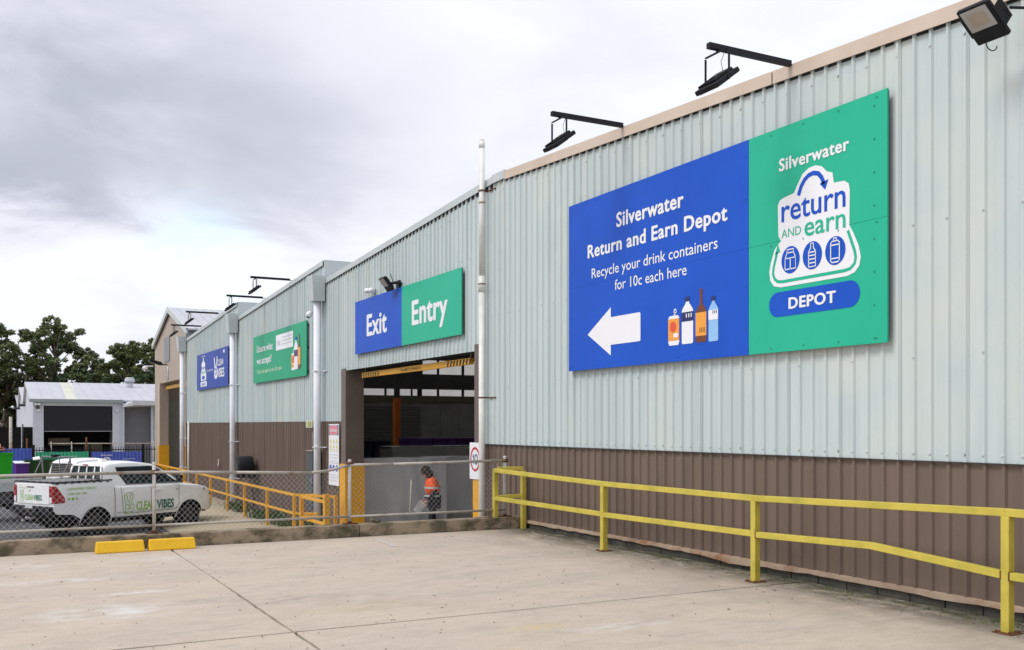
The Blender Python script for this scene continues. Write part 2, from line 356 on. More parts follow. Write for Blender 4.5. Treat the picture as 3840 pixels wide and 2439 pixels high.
def stroke(parent, name, pts, wd, m, y=-0.006, closed=False):
    r = ring_pts(pts, wd, closed); mb = MB(); vs = []; fs = []
    for a, b in r: vs += [(a[0], y, a[1]), (b[0], y, b[1])]
    k = len(r)
    for i in range(k if closed else k - 1):
        j = (i + 1) % k; fs.append((2 * i, 2 * i + 1, 2 * j + 1, 2 * j))
    mb.add(vs, fs); return obj(name, mb, m, parent)
def strokes(parent, name, lines, wd, m, y):
    mb = MB()
    for pts in lines:
        r = ring_pts(pts, wd)
        vs = []
        for a, b in r: vs += [(a[0], y, a[1]), (b[0], y, b[1])]
        mb.add(vs, [(2 * i, 2 * i + 1, 2 * i + 3, 2 * i + 2) for i in range(len(r) - 1)])
    return obj(name, mb, m, parent)
def rrect(x0, x1, z0, z1, r, n=5):
    P = []
    for cx_, cz, a0 in ((x1 - r, z1 - r, 0), (x0 + r, z1 - r, 90), (x0 + r, z0 + r, 180), (x1 - r, z0 + r, 270)):
        for k in range(n + 1):
            t = math.radians(a0 + 90 * k / n); P.append((cx_ + r * math.cos(t), cz + r * math.sin(t)))
    return P
def ell(cx_, cz, rx, rz, n=28): return [(cx_ + rx * math.cos(2 * math.pi * k / n), cz + rz * math.sin(2 * math.pi * k / n)) for k in range(n)]
def arc(cx_, cz, rx, rz, a0, a1, n=14): return [(cx_ + rx * math.cos(math.radians(a0 + (a1 - a0) * k / n)), cz + rz * math.sin(math.radians(a0 + (a1 - a0) * k / n))) for k in range(n + 1)]

# ------------------------------------------------------------------ ground
GX = 7.9
def low(x):    # lower driveway: falls away from the building
    t = min(max((6.8 - x) / 2.6, 0), 1); return -1.15 - 0.2 * t
mb = MB(); xs = [-700, -60, -20, 0, 4.2, 5.0, 5.8, 6.4, 6.8, 7.9, 30, 700]; ys = [-300, 14, 20, 60, 140, 1500]
vs = [(x, y, low(x)) for x in xs for y in ys]; k = len(ys)
mb.add(vs, [(i * k + j, (i + 1) * k + j, (i + 1) * k + j + 1, i * k + j + 1) for i in range(len(xs) - 1) for j in range(k - 1)])
struct('', obj('ground', mb, LOWCON))
mb = MB(); xs = [-60, 0, 4.2, 4.6]
vs = [(x, y, low(x) + 0.006) for x in xs for y in (14.7, 53.5)]
mb.add(vs, [(2 * i, 2 * i + 2, 2 * i + 3, 2 * i + 1) for i in range(3)]); struct('', obj('road', mb, ASPH))

pave = bpy.data.objects.new('pavement', None); COL.objects.link(pave); pave['kind'] = 'structure'
mb = MB(); mb.box(-24, 7.88, -14, 14.44, -1.3, -0.035); obj('slab_base', mb, DARK, pave)
def slab(x0, x1, y0, y1):
    g = 0.011; gy = 0.017; e_ = []
    rr = random.Random(int(x0 * 10 + y0 * 7))
    def edge(ax, ay, bx, by):
        L_ = math.hypot(bx - ax, by - ay); n_ = max(2, int(L_ / 0.15)); P = []
        for i in range(n_):
            t = i / n_; j = rr.uniform(-0.004, 0.004) + 0.006 * math.sin(t * L_ * 1.3 + x0)
            nx, ny = -(by - ay) / L_, (bx - ax) / L_
            P.append((ax + (bx - ax) * t + nx * j, ay + (by - ay) * t + ny * j))
        return P
    P = edge(x0 + g, y0 + gy, x1 - g, y0 + gy) + edge(x1 - g, y0 + gy, x1 - g, y1 - gy) + edge(x1 - g, y1 - gy, x0 + g, y1 - gy) + edge(x0 + g, y1 - gy, x0 + g, y0 + gy)
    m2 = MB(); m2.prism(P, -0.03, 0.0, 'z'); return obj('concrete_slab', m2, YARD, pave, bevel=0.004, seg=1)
for x0, x1 in ((-24, -14), (-14, -6), (-6, 2.24), (2.24, 7.88)):
    for y0, y1 in ((-14, -4), (-4, 2.05), (2.05, 8.06), (8.06, 14.44)): slab(x0, x1, y0, y1)
mb = MB()
for i in range(5): mb.add([(3.93 + i * .13, 12.35 + .17 * i - 0.02, .004), (4.05 + i * .13, 12.5 + .17 * i, .004), (3.98 + i * .13, 12.58 + .17 * i, .004), (3.86 + i * .13, 12.43 + .17 * i, .004)], [(0, 1, 2, 3)])
mb = MB(); mb.add([(5.02, 13.05, .004), (5.1, 13.03, .004), (5.16, 14.1, .004), (5.1, 14.1, .004)], [(0, 1, 2, 3)])
obj('painted_line', mb, mat('worn_line_paint', (0.56, 0.52, 0.47), (0.46, 0.41, 0.35), 14, 0.8), pave)
rr = random.Random(9)
for (ax, ay, bx, by) in ((2.45, 11.6, 4.0, 12.05), (0.3, 10.9, 2.1, 11.25), (-1.6, 11.0, .2, 12.2)):
    P = []
    n_ = int(math.hypot(bx - ax, by - ay) / .09)
    for i in range(n_ + 1): P.append((ax + (bx - ax) * i / n_ + rr.uniform(-.02, .02), ay + (by - ay) * i / n_ + rr.uniform(-.02, .02)))
    m2 = MB(); q_ = ring_pts(P, .0035); vs = []
    for a, b in q_: vs += [(a[0], a[1], .0035), (b[0], b[1], .0035)]
    m2.add(vs, [(2 * i, 2 * i + 1, 2 * i + 3, 2 * i + 2) for i in range(len(q_) - 1)]); obj('hairline_crack', m2, mat('crack_dirt', (0.16, 0.13, 0.11), None, 8, .9), pave)
# leaves and grit on the slab near the wall
mb = MB(); rr = random.Random(5)
for i in range(900):
    if i < 500: x = 7.85 - abs(rr.gauss(0, 0.28)); y = rr.uniform(3, 14.2)
    else: x = rr.uniform(-2, 7.5); y = rr.uniform(6, 14.2)
    s_ = rr.uniform(.004, .016) if i < 880 else rr.uniform(.015, .03); a = rr.uniform(0, 6.28)
    c_, d_ = math.cos(a) * s_, math.sin(a) * s_
    mb.add([(x - c_, y - d_, .004), (x + d_ * .5, y - c_ * .5, .008), (x + c_, y + d_, .006), (x - d_ * .5, y + c_ * .5, .012)], [(0, 1, 2, 3)])
o = obj('leaf_litter', mb, mat('dead_leaves', (0.12, 0.07, 0.035), (0.2, 0.15, 0.09), 30, 0.9)); tag(o, 'scattered dry leaves and grit on the concrete along the wall', 'litter', kind='stuff')

# retaining kerb and the drop behind it
kw = thing('retaining_kerb', 'stained low concrete kerb wall under the wire fence', 'kerb', (0, 14.44, 0))
cuts = [-24, -16.5, -8.8, -0.9, 2.4, 5.02, 7.62]
for a, b in zip(cuts, cuts[1:]):
    mb = MB(); mb.box(a + .004, b - .004, 0.0, 0.22, -1.4, 0.19); o = obj('kerb_block', mb, KERBM, kw, bevel=0.012)
mb = MB(); mb.box(7.05, 7.3, 0.06, 0.2, 0.19, 0.2); obj('mortar_patch', mb, KERBM, kw)
# the return against the building
mb = MB(); mb.box(7.62, 7.86, 0.0, 0.22, -1.4, 0.185); obj('kerb_block', mb, KERBM, kw)

# yellow wheel stops
def wheel_stop(x, label):
    m2 = MB(); P = [(-.085, 0), (-.085, .02), (-.075, .05), (-.045, .15), (.045, .15), (.075, .05), (.085, .02), (.085, 0)]
    m2.prism(P, -.305, .305, 'x')
    o = obj('wheel_stop', m2, STOPY, None, bevel=.012)
    for i, v in enumerate(o.data.vertices):
        if v.co.z > .1: v.co.x *= .965
    o.location = (x, 14.2, 0.0); o.rotation_euler = (0, 0, 0.02); tag(o, label, 'wheel stop', 'yellow wheel stops against the kerb')
wheel_stop(1.585, 'yellow plastic wheel stop against the kerb, left of the pair')
wheel_stop(2.25, 'yellow plastic wheel stop against the kerb, right of the pair beside the joint')

# ------------------------------------------------------------------ the long warehouse
wh = thing('warehouse', 'long mint green and brown steel clad warehouse with sawtooth roofline', 'warehouse', (GX, 15.6, -1.15))
OX = wh.location
def WB(name, mb, m, bevel=0.0):      # part given in world coordinates
    mb.v = [(x - OX[0], y - OX[1], z - OX[2]) for x, y, z in mb.v]; return obj(name, mb, m, wh, bevel)
def ztop(y):
    if y < 15.35: return 6.06 - (15.35 - y) * 0.0545
    if y < 25.5: return 6.05 - (y - 15.35) * 0.0535
    if y < 35.65: return 6.03 - (y - 25.5) * 0.053
    return 6.04 - (y - 35.65) * 0.053
PITCH = 0.19; RH = 0.025
def rib(y):     # how far the sheet stands out at position y
    return 0
def sheet(y0, y1, zb, zt, m, base, name='cladding_sheet', lap=0.0):
    """ribbed steel sheet: trapezoid ribs every 190 mm; zt may be a function of y"""
    ks = []
    k0 = math.floor(y0 / PITCH) - 1
    for k in range(k0, int(y1 / PITCH) + 3):
        c = k * PITCH
        for dy, h in ((-.026, 0), (-.0125, RH), (.0125, RH), (.026, 0)):
            y = c + dy
            if y0 - 1e-4 <= y <= y1 + 1e-4: ks.append((y, h))
    def hat(y):
        f = (y / PITCH) % 1.0 * PITCH
        f = min(f, PITCH - f)
        return RH if f < .0125 else (RH * (1 - (f - .0125) / .0135) if f < .026 else 0)
    if not ks or ks[0][0] > y0 + .003: ks.insert(0, (y0, hat(y0)))
    if ks[-1][0] < y1 - .003: ks.append((y1, hat(y1)))
    ks.sort()
    m2 = MB(); vs = []
    for y, h in ks:
        t = zt(y) if callable(zt) else zt
        d_ = lap if (y - y0) < .0615 else 0
        vs += [(base - h - d_, y, zb), (base - h - d_, y, t)]
    m2.add(vs, [(2 * i, 2 * i + 1, 2 * i + 3, 2 * i + 2) for i in range(len(ks) - 1)])
    return WB(name, m2, m)
def run(y0, y1, zb, zt, m, base, name):
    w_ = PITCH * 4; k = math.floor((y0 - .03) / w_); y = y0; i = 0
    edges = [y0]
    e_ = (k + 1) * w_ + .031
    while e_ < y1 - .12: edges.append(e_); e_ += w_
    edges.append(y1)
    for a, b in zip(edges, edges[1:]):
        # each sheet laps 60 mm over its neighbour's rib, a hair prouder at alternate sheets
        sheet(a - (.061 if a > y0 + .01 else 0), b, zb, zt, m, base - (.0015 if i % 2 else 0), name, .005 if a > y0 + .01 else 0); i += 1
top = lambda y: ztop(min(y, 15.34)) - .06
run(-1.0, 15.6, 1.36, lambda y: ztop(y) - .06, GREEN, GX, 'cladding_sheet')
run(15.6, 16.05, 1.36, lambda y: ztop(y) - .06, GREEN, GX, 'cladding_sheet')
run(16.05, 23.98, 3.045, lambda y: ztop(y) - .06, GREEN, GX, 'cladding_sheet')
run(23.98, 25.5, 1.79, lambda y: ztop(min(y, 25.49)) - .06, GREEN, GX, 'cladding_sheet')
run(25.5, 35.65, 1.79, lambda y: ztop(min(max(y, 25.51), 35.64)) - .06, GREEN, GX, 'cladding_sheet')
run(35.65, 45.85, 1.79, lambda y: ztop(max(y, 35.66)) - .06, GREEN, GX, 'cladding_sheet')
run(-1.0, 14.62, 0.12, 1.40, BROWN, GX + .012, 'lower_cladding_sheet')
run(14.62, 16.05, -1.15, 1.40, BROWN, GX + .012, 'lower_cladding_sheet')
run(23.98, 35.65, -1.12, 1.82, BROWN, GX + .012, 'lower_cladding_sheet')
run(35.65, 45.85, -1.12, 1.82, BROWN, GX + .012, 'lower_cladding_sheet')
# screws
def screws(rows, name='screws'):
    m2 = MB()
    for (y0, y1, z, step, ph) in rows:
        k = math.ceil(y0 / PITCH)
        while k * PITCH < y1:
            if (k + ph) % step == 0:
                y = k * PITCH; zz = z(y) if callable(z) else z; x = GX - RH
                m2.tube((x + .002, y, zz), (x - .005, y, zz), .014, 8); m2.tube((x - .005, y, zz), (x - .013, y, zz), .008, 6)
            k += 1
    o = WB(name, m2, mat('screw_heads', (0.62, 0.68, 0.72), (0.48, 0.48, 0.47), 40, .4)); o['kind'] = 'stuff'; return o
screws([(3, 15.5, 1.425, 1, 0), (3, 15.3, lambda y: ztop(y) - .30, 2, 0), (3, 15.5, 2.35, 4, 1), (3, 15.5, 3.62, 2, 1), (16.2, 25.3, lambda y: ztop(y) - .33, 2, 0),
        (16.2, 25.3, 4.75, 2, 1), (16.2, 24, 3.12, 1, 0), (25.8, 35.3, 4.72, 3, 1), (36, 45.3, 4.72, 3, 1)])
# plinth blocks, base flashing
y = 14.3; 
while y > 2.2:
    m2 = MB(); m2.box(GX - .012 + random.uniform(-.003, .003), GX + .15, y - .392, y - .006, -.03, .088); WB('block', m2, BLOCK, bevel=.004); y -= .4
m2 = MB()
ys = [14.4 - i * .16 for i in range(78)]; rr = random.Random(3); vs = []
for yy in ys:
    sag = -.04 * math.exp(-((yy - 9.2) / .5) ** 2) - .02 * math.exp(-((yy - 6.3) / .35) ** 2) + rr.uniform(-.009, .009); ou = .012 + .02 * math.exp(-((yy - 9.2) / .8) ** 2) + .012 * math.exp(-((yy - 5.9) / .4) ** 2)
    vs += [(GX + .004, yy, .135), (GX - .034 - ou, yy, .128 + sag * .3), (GX - .036 - ou, yy, .088 + sag)]
m2.add(vs, [(3 * i + a, 3 * i + a + 1, 3 * i + a + 4, 3 * i + a + 3) for i in range(len(ys) - 1) for a in (0, 1)])
WB('base_flashing', m2, FLASH)
# capping along the roof edge: sloping channel pieces
def cap(ya, yb, za, zb, m, h=.145, name='barge_capping'):
    m2 = MB()
    P = lambda x, y, z: (x, y, z)
    x0, x1 = GX - .055, GX + .30
    A = [P(x0, ya, za - h), P(x0, ya, za), P(x1, ya, za), P(x1, ya, za - .02), P(x0 + .012, ya, za - .02), P(x0 + .012, ya, za - h)]
    B = [(x, yb, z + zb - za) for x, _, z in A]; n_ = 6
    m2.add(A + B, [tuple(range(6)), tuple(range(6, 12))[::-1]] + [(i, i + 6, (i + 1) % 6 + 6, (i + 1) % 6) for i in range(6)])
    o = WB(name, m2, m); return o
for a, b in ((3.0, 8.55), (8.57, 15.12)): o = cap(a, b, ztop(a), ztop(b), TRIM)
cap(-1, 2.98, ztop(-1), ztop(2.98), TRIM)
cap(15.125, 15.6, 6.07, 6.075, GTRIM); cap(15.605, 25.49, 6.05, ztop(25.49), GTRIM, .125)
cap(25.51, 35.64, 6.03, ztop(35.64), GTRIM, .125); cap(35.66, 45.85, 6.04, ztop(45.85), GTRIM, .125)
# dark strip standing for the shade in the rib openings under the capping
for a, b in ((-1, 15.3), (15.6, 25.4), (25.6, 35.6), (35.7, 45.8)):
    m2 = MB(); m2.add([(GX - .0055, a, ztop(a) - .163), (GX - .0055, b, ztop(b) - .163), (GX - .0055, b, ztop(b) - .05), (GX - .0055, a, ztop(a) - .05)], [(0, 1, 2, 3)]); m2.add([(GX - .04, a, ztop(a) - .05), (GX - .04, b, ztop(b) - .05), (GX + .05, b, ztop(b) - .05), (GX + .05, a, ztop(a) - .05)], [(0, 1, 2, 3)]); WB('cap_shade_strip', m2, DARK)
# roof, sawtooth risers
DX = 30.0
def roofslab(ya, yb, x1=DX):
    m2 = MB(); za, zb = ztop(ya + .001) - .03, ztop(yb - .001) - .03
    m2.add([(GX + .02, ya, za), (x1, ya, za), (x1, yb, zb), (GX + .02, yb, zb), (GX + .02, ya, za - .1), (x1, ya, za - .1), (x1, yb, zb - .1), (GX + .02, yb, zb - .1)],
           [(0, 1, 2, 3), (7, 6, 5, 4), (0, 4, 5, 1), (1, 5, 6, 2), (2, 6, 7, 3), (3, 7, 4, 0)]); WB('roof', m2, GTRIM)
roofslab(-1, 15.35)
SKY = bpy.data.materials.new('added_skylight'); SKY.use_nodes = True  # for unseen skylights added to brighten the dark interior
_n = SKY.node_tree.nodes; _b = _n['Principled BSDF']; _b.inputs['Base Color'].default_value = (.9, .92, .9, 1); _b.inputs['Roughness'].default_value = .9; _b.inputs['Transmission Weight'].default_value = .9; _b.inputs['IOR'].default_value = 1.02
def roofpiece(x0, x1, ya, yb, m, name):
    m2 = MB(); za, zb = ztop(max(ya, 15.36)) - .03, ztop(min(yb, 25.49)) - .03
    m2.add([(x0, ya, za), (x1, ya, za), (x1, yb, zb), (x0, yb, zb), (x0, ya, za - .1), (x1, ya, za - .1), (x1, yb, zb - .1), (x0, yb, zb - .1)],
           [(0, 1, 2, 3), (7, 6, 5, 4), (0, 4, 5, 1), (1, 5, 6, 2), (2, 6, 7, 3), (3, 7, 4, 0)]); WB(name, m2, m)
def fill_skylight(x0, x1, ya, yb):
    m2 = MB(); m2.add([(x0, ya, ztop(ya) - .05), (x1, ya, ztop(ya) - .05), (x1, yb, ztop(yb) - .05), (x0, yb, ztop(yb) - .05)], [(0, 1, 2, 3)]); WB('skylight_sheet', m2, SKY)
xs_ = [GX + .02, 8.6, 9.4, 10.2, 11.0, 11.8, 12.6, 13.4, 14.2, DX]
for i, (a, b) in enumerate(zip(xs_, xs_[1:])):
    if i % 2 == 0: roofpiece(a, b - .001, 15.35, 25.49, GTRIM, 'roof')
    else:
        roofpiece(a, b - .001, 15.35, 18.0, GTRIM, 'roof'); fill_skylight(a, b, 18.0, 24.6); roofpiece(a, b - .001, 24.6, 25.49, GTRIM, 'roof'); roofslab(35.65, 45.84, 10.6)  # last bay left unroofed to let light in behind the partition
for i in range(16):  # every other strip is an added skylight, lighting the back of the interior
    a = GX + .02 + i * 1.0
    m2 = MB()
    for (ya, yb, mm, nm) in ((25.5, 28.0, GTRIM, 'roof'), (28.0, 34.6, SKY if i % 2 else GTRIM, 'skylight_sheet' if i % 2 else 'roof'), (34.6, 35.64, GTRIM, 'roof')):
        m2 = MB(); za, zb = ztop(max(ya, 25.51)) - .05, ztop(yb) - .05; m2.add([(a, ya, za), (a + .995, ya, za), (a + .995, yb, zb), (a, yb, zb)], [(0, 1, 2, 3)]); WB(nm, m2, mm)
m2 = MB(); m2.add([(a + 1, 25.5, 5.95), (DX, 25.5, 5.95), (DX, 35.64, 5.42), (a + 1, 35.64, 5.42)], [(0, 1, 2, 3)]); WB('roof', m2, GTRIM)
for yy in (25.5, 35.65):
    m2 = MB(); m2.box(GX - .02, DX if yy < 30 else 12, yy - .045, yy - .005, ztop(yy - .1) - .16, ztop(yy + .01) + .012); WB('sawtooth_riser', m2, GTRIM)
m2 = MB(); m2.box(GX - .02, DX, 35.55, 35.645, 4.2, 5.5); WB('roof_beam', m2, INDARK)
# inside: end walls, rear wall, partition with its strips of windows
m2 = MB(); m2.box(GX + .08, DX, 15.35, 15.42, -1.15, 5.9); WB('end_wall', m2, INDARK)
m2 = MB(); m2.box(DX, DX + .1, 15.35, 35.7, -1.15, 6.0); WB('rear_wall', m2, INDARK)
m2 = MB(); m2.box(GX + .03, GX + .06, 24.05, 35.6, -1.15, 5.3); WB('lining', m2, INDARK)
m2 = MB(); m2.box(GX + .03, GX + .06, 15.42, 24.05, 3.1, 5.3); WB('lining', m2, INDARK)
Yp = 35.55
def pw(x0, x1, z0, z1, m=INNER): 
    m2 = MB(); m2.box(x0, x1, Yp, Yp + .08, z0, z1); return WB('partition_panel', m2, m)
x_ = GX + .1
while x_ < 14.6: pw(x_, min(x_ + .9, 14.85) - .012, -1.15, 2.56, INNER); x_ += .9
x_ = 14.87
while x_ < 18: pw(x_, x_ + .78, -1.15, .95); pw(x_, x_ + .78, .99, 2.56); x_ += .79
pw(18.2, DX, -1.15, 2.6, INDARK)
m2 = MB(); m2.box(GX + .1, DX, Yp - .03, Yp + .1, 2.55, 2.82); WB('partition_beam', m2, mat('olive_beam', (0.06, 0.06, 0.03), None, 3, .7))
m2 = MB(); m2.box(GX + .1, DX, Yp - .01, Yp + .09, 3.07, 3.66); WB('partition_beam', m2, INDARK)
m2 = MB(); m2.box(GX + .1, 14.9, Yp - .01, Yp + .09, 3.665, 4.25); WB('partition_beam', m2, INDARK)
for a, b, z0, z1 in ((13.36, 13.43, 2.82, 3.07), (13.77, 13.96, 2.82, 3.07), (14.43, 14.49, 2.82, 3.07), (14.7, 14.88, 2.82, 3.07), (15.52, 15.6, 2.82, 4.2), (16.58, 16.67, 2.82, 4.2), (17.3, DX, 2.82, 4.2), (GX + .1, 12.3, 2.82, 3.07)):
    m2 = MB(); m2.box(a, b, Yp, Yp + .07, z0, z1); WB('mullion', m2, BLACK)
m2 = MB()
for i in range(36): m2.box(9.0, 14.8, Yp - .018, Yp - .004, -1.0 + i * .095, -.93 + i * .095)
WB('roller_shutter', m2, mat('shutter_grey', (0.07, 0.069, 0.06), None, 2, .6))['kind'] = 'stuff'
m2 = MB(); m2.box(14.87, 17.9, Yp - .05, Yp - .01, .9, .97); WB('girt', m2, INNER)
m2 = MB(); m2.box(12.35, 12.56, 31.9, 32.1, -1.15, 2.62); WB('steel_column', m2, mat('orange_column', (0.42, 0.10, 0.012), None, 3, .6))
m2 = MB(); m2.box(12.38, 12.54, 31.92, 32.08, 2.63, 5.3); WB('steel_column', m2, INDARK)
for yy in (17.6, 19.8, 22.0, 27.6, 29.9, 32.4):
    m2 = MB(); m2.box(GX + .1, DX, yy - .04, yy + .04, ztop(yy) - .42, ztop(yy) - .14); WB('purlin', m2, INDARK)
m2 = MB(); m2.box(GX + .04, DX, 25.3, 25.44, 4.2, 5.35); WB('roof_beam', m2, INDARK)
# white wall added behind the partition, to brighten its window strips
m2 = MB(); m2.box(10.6, DX, 45.4, 45.5, -1.15, 6.0); WB('bounce_wall', m2, mat('bounce_white', (0.78, 0.78, 0.76), None, 1, .8))
# doorway steelwork
m2 = MB(); m2.box(GX - .045, GX + .10, 23.72, 23.98, -1.15, 3.09); m2.box(GX - .045, GX + .43, 23.64, 23.72, -1.15, 3.045); WB('door_jamb', m2, JAMB, .004)
m2 = MB(); m2.box(GX - .05, GX + .12, 16.04, 16.31, -1.15, 3.16); WB('door_jamb', m2, JAMB, .004)
m2 = MB(); m2.box(GX + .02, GX + .40, 16.32, 23.63, 3.07, 3.3); WB('door_header', m2, INDARK)
m2 = MB(); m2.box(GX - .075, GX + .11, 23.73, 24.03, -1.15, .73); m2.box(GX - .075, GX + .44, 23.60, 23.729, -1.15, .73); WB('jamb_guard', m2, ORANGE, .006)
m2 = MB(); m2.box(GX - .075, GX + .11, 16.02, 16.325, -1.15, .80); WB('jamb_guard', m2, ORANGE, .006)
# drip edge between the sheets
m2 = MB(); m2.box(GX - .034, GX - .002, -1, 16.0, 1.352, 1.358); WB('drip_edge', m2, DARK)

# downpipes with rainwater heads
def downpipe(y, label_=None):
    m2 = MB(); m2.tube((GX - .20, y, -1.12), (GX - .20, y, 4.95), .094, 20); p = WB('downpipe', m2, WHITE)
    m2 = MB(); z0, z1 = 4.93, 5.60
    A = [(GX - .06, y + .27), (GX - .42, y + .27), (GX - .42, y - .27), (GX - .06, y - .27)]
    B = [(GX - .06, y + .22), (GX - .36, y + .2), (GX - .36, y - .2), (GX - .06, y - .22)]
    m2.add([(a, b, z0) for a, b in B] + [(a, b, z1) for a, b in A], [(0, 1, 2, 3), (7, 6, 5, 4), (0, 4, 5, 1), (1, 5, 6, 2), (2, 6, 7, 3), (3, 7, 4, 0)])
    m2.v = [(a - OX[0], b - OX[1], c - OX[2]) for a, b, c in m2.v]
    h = obj('rainwater_head', m2, GTRIM, p, .006)
    for z in (-.2, 1.1, 3.1):
        m2 = MB(); m2.box(GX - .305, GX - .02, y - .102, y + .102, z, z + .025); m2.box(GX - .06, GX - .02, y - .26, y - .10, z, z + .025)
        m2.v = [(a - OX[0], b - OX[1], c - OX[2]) for a, b, c in m2.v]; obj('pipe_bracket', m2, SWHITE, p)
    m2 = MB(); m2.box(GX - .40, GX, y - .2, y + .2, -1.15, -1.08); m2.v = [(a - OX[0], b - OX[1], c - OX[2]) for a, b, c in m2.v]; obj('pipe_footing', m2, KERBM, p)
for y in (25.5, 35.65, 45.85): downpipe(y)
m2 = MB(); m2.tube((GX - .07, 45.0, -1.1), (GX - .07, 45.0, 1.85), .045, 10); WB('small_pipe', m2, PVC)

# tall vent pipe at the end of the yard
vp = thing('vent_pipe', 'tall white stained vent pipe standing before the wall beside the doorway', 'pipe', (GX - .13, 15.83, 0.0))
def VP(name, z0, z1, r, m): 
    m2 = MB(); m2.tube((0, 0, z0), (0, 0, z1), r, 20); return obj(name, m2, m, vp)
VP('pipe', -1.15, 4.05, .058, PVC); VP('pipe', 4.33, 6.60, .052, PVC); VP('coupling', 4.05, 4.33, .064, PVC)
VP('collar', 4.18, 4.20, .068, RUST); VP('collar', 6.60, 6.72, .056, PVC)
m2 = MB(); m2.tube((0, 0, 6.72), (0, 0, 6.775), .05, 16, .026); obj('cap', m2, PVC, vp)
for z in (2.17, 5.83):
    m2 = MB(); m2.tube((0, 0, z), (0, 0, z + .025), .064, 16); m2.box(0, .13, -.012, .012, z, z + .025); m2.box(.10, .13, -.3, 0, z, z + .02); obj('pipe_clamp', m2, RUST, vp)
m2 = MB(); m2.tube((0, 0, 5.62), (0, 0, 5.65), .0588, 16); obj('rust_stain', m2, FLASH, vp)

# ------------------------------------------------------------------ tan gable warehouse at the far end
gw = thing('gable_warehouse', 'tan steel gabled warehouse with open doorway at the far end', 'warehouse', (GX, 45.95, -1.15)); OG = gw.location
def GB(name, mb, m, bevel=0.0, parent=None):
    mb.v = [(x - OG[0], y - OG[1], z - OG[2]) for x, y, z in mb.v]; return obj(name, mb, m, parent or gw, bevel)
def zg(y): return 7.30 - abs(y - 50.1) * .285
def ysplit(a, b, w_=.76):
    e_ = [a]
    while e_[-1] + w_ < b - .1: e_.append(e_[-1] + w_)
    return list(zip(e_, e_[1:] + [b]))
for a, b in ysplit(45.95, 55.1):
    zb_ = 3.80 if (a > 46.2 and b < 53.5) else None
    segs = [(a, b, -1.35)] if (b <= 46.45 or a >= 53.2) else [(a, b, 3.80)]
    if a < 46.3 < b: segs = [(a, 46.3, -1.35), (46.3, b, 3.8)]
    if a < 53.3 < b: segs = [(a, 53.3, 3.8), (53.3, b, -1.35)]
    for p, q, z in segs:
        m2 = MB(); ks = []
        t = p
        ks = [(p, 0), (p + .03, .012), (p + .05, .012), (p + .08, 0)]
        if q - p > .5: ks += [((p + q) / 2 - .03, 0), ((p + q) / 2 - .01, .01), ((p + q) / 2 + .01, .01), ((p + q) / 2 + .03, 0)]
        ks = [k_ for k_ in ks if k_[0] < q]
        ks += [(50.1, 0)] if p < 50.1 < q else []
        ks += [(q, 0)]; ks.sort(); vs = []
        for yy, h in ks: vs += [(GX - .02 - h, yy, z), (GX - .02 - h, yy, zg(yy))]
        m2.add(vs, [(2 * i, 2 * i + 1, 2 * i + 3, 2 * i + 2) for i in range(len(ks) - 1)]); GB('wall_sheet', m2, TAN)
for s_ in (-1, 1):
    m2 = MB(); ya, yb = 50.1, 50.1 + s_ * 5.05; x0, x1 = GX - .15, DX + 6
    za, zb2 = 7.36, 7.36 - 5.05 * .285
    if s_ > 0: x1 = 8.4
    m2.add([(x0, ya, za), (x1, ya, za), (x1, yb, zb2), (x0, yb, zb2), (x0, ya, za - .06), (x1, ya, za - .06), (x1, yb, zb2 - .06), (x0, yb, zb2 - .06)],
           [(0, 1, 2, 3), (7, 6, 5, 4), (0, 4, 5, 1), (1, 5, 6, 2), (2, 6, 7, 3), (3, 7, 4, 0)]); GB('roof', m2, ROOFW)
    m2 = MB(); m2.add([(x0 - .03, ya, za + .03), (x0 - .03, yb, zb2 + .03), (x0 - .03, yb, zb2 - .24), (x0 - .03, ya, za - .24), (x0 + .05, ya, za + .03), (x0 + .05, yb, zb2 + .03), (x0 + .05, yb, zb2 - .24), (x0 + .05, ya, za - .24)],
           [(0, 1, 2, 3), (7, 6, 5, 4), (0, 4, 5, 1), (1, 5, 6, 2), (2, 6, 7, 3), (3, 7, 4, 0)]); GB('barge_capping', m2, GTRIM)
for i in range(14):  # alternate sheets are skylights added on the hidden slope to brighten the inside
    a = 8.4 + i * .8; b = a + .79 if i < 13 else DX + 6
    m2 = MB(); m2.add([(a, 50.1, 7.34), (b, 50.1, 7.34), (b, 55.15, 7.34 - 5.05 * .285), (a, 55.15, 7.34 - 5.05 * .285)], [(0, 1, 2, 3)]); GB('skylight_sheet' if i % 2 == 0 else 'roof', m2, SKY if i % 2 == 0 and i < 13 else ROOFW)
x_ = GX + .3
m2 = MB()
while x_ < 20:
    m2.add([(x_ - .02, 50.1, 7.375), (x_ + .02, 50.1, 7.375), (x_ + .02, 45.1, 5.95), (x_ - .02, 45.1, 5.95)], [(0, 1, 2, 3)]); x_ += .4
m2.v = [(a, b, c + .004) for a, b, c in m2.v]; GB('roof_rib', m2, GTRIM)['kind'] = 'stuff'
for i in range(7):
    m2 = MB(); m2.box(GX + .1, DX, 45.87, 45.93 - .012 * (i % 2), 4.9 + i * .17, 5.06 + i * .17); GB('weatherboard', m2, GTRIM)
m2 = MB(); m2.box(GX - .06, GX + .16, 45.86, 46.02, 5.3, 6.05); GB('corner_trim', m2, GTRIM)
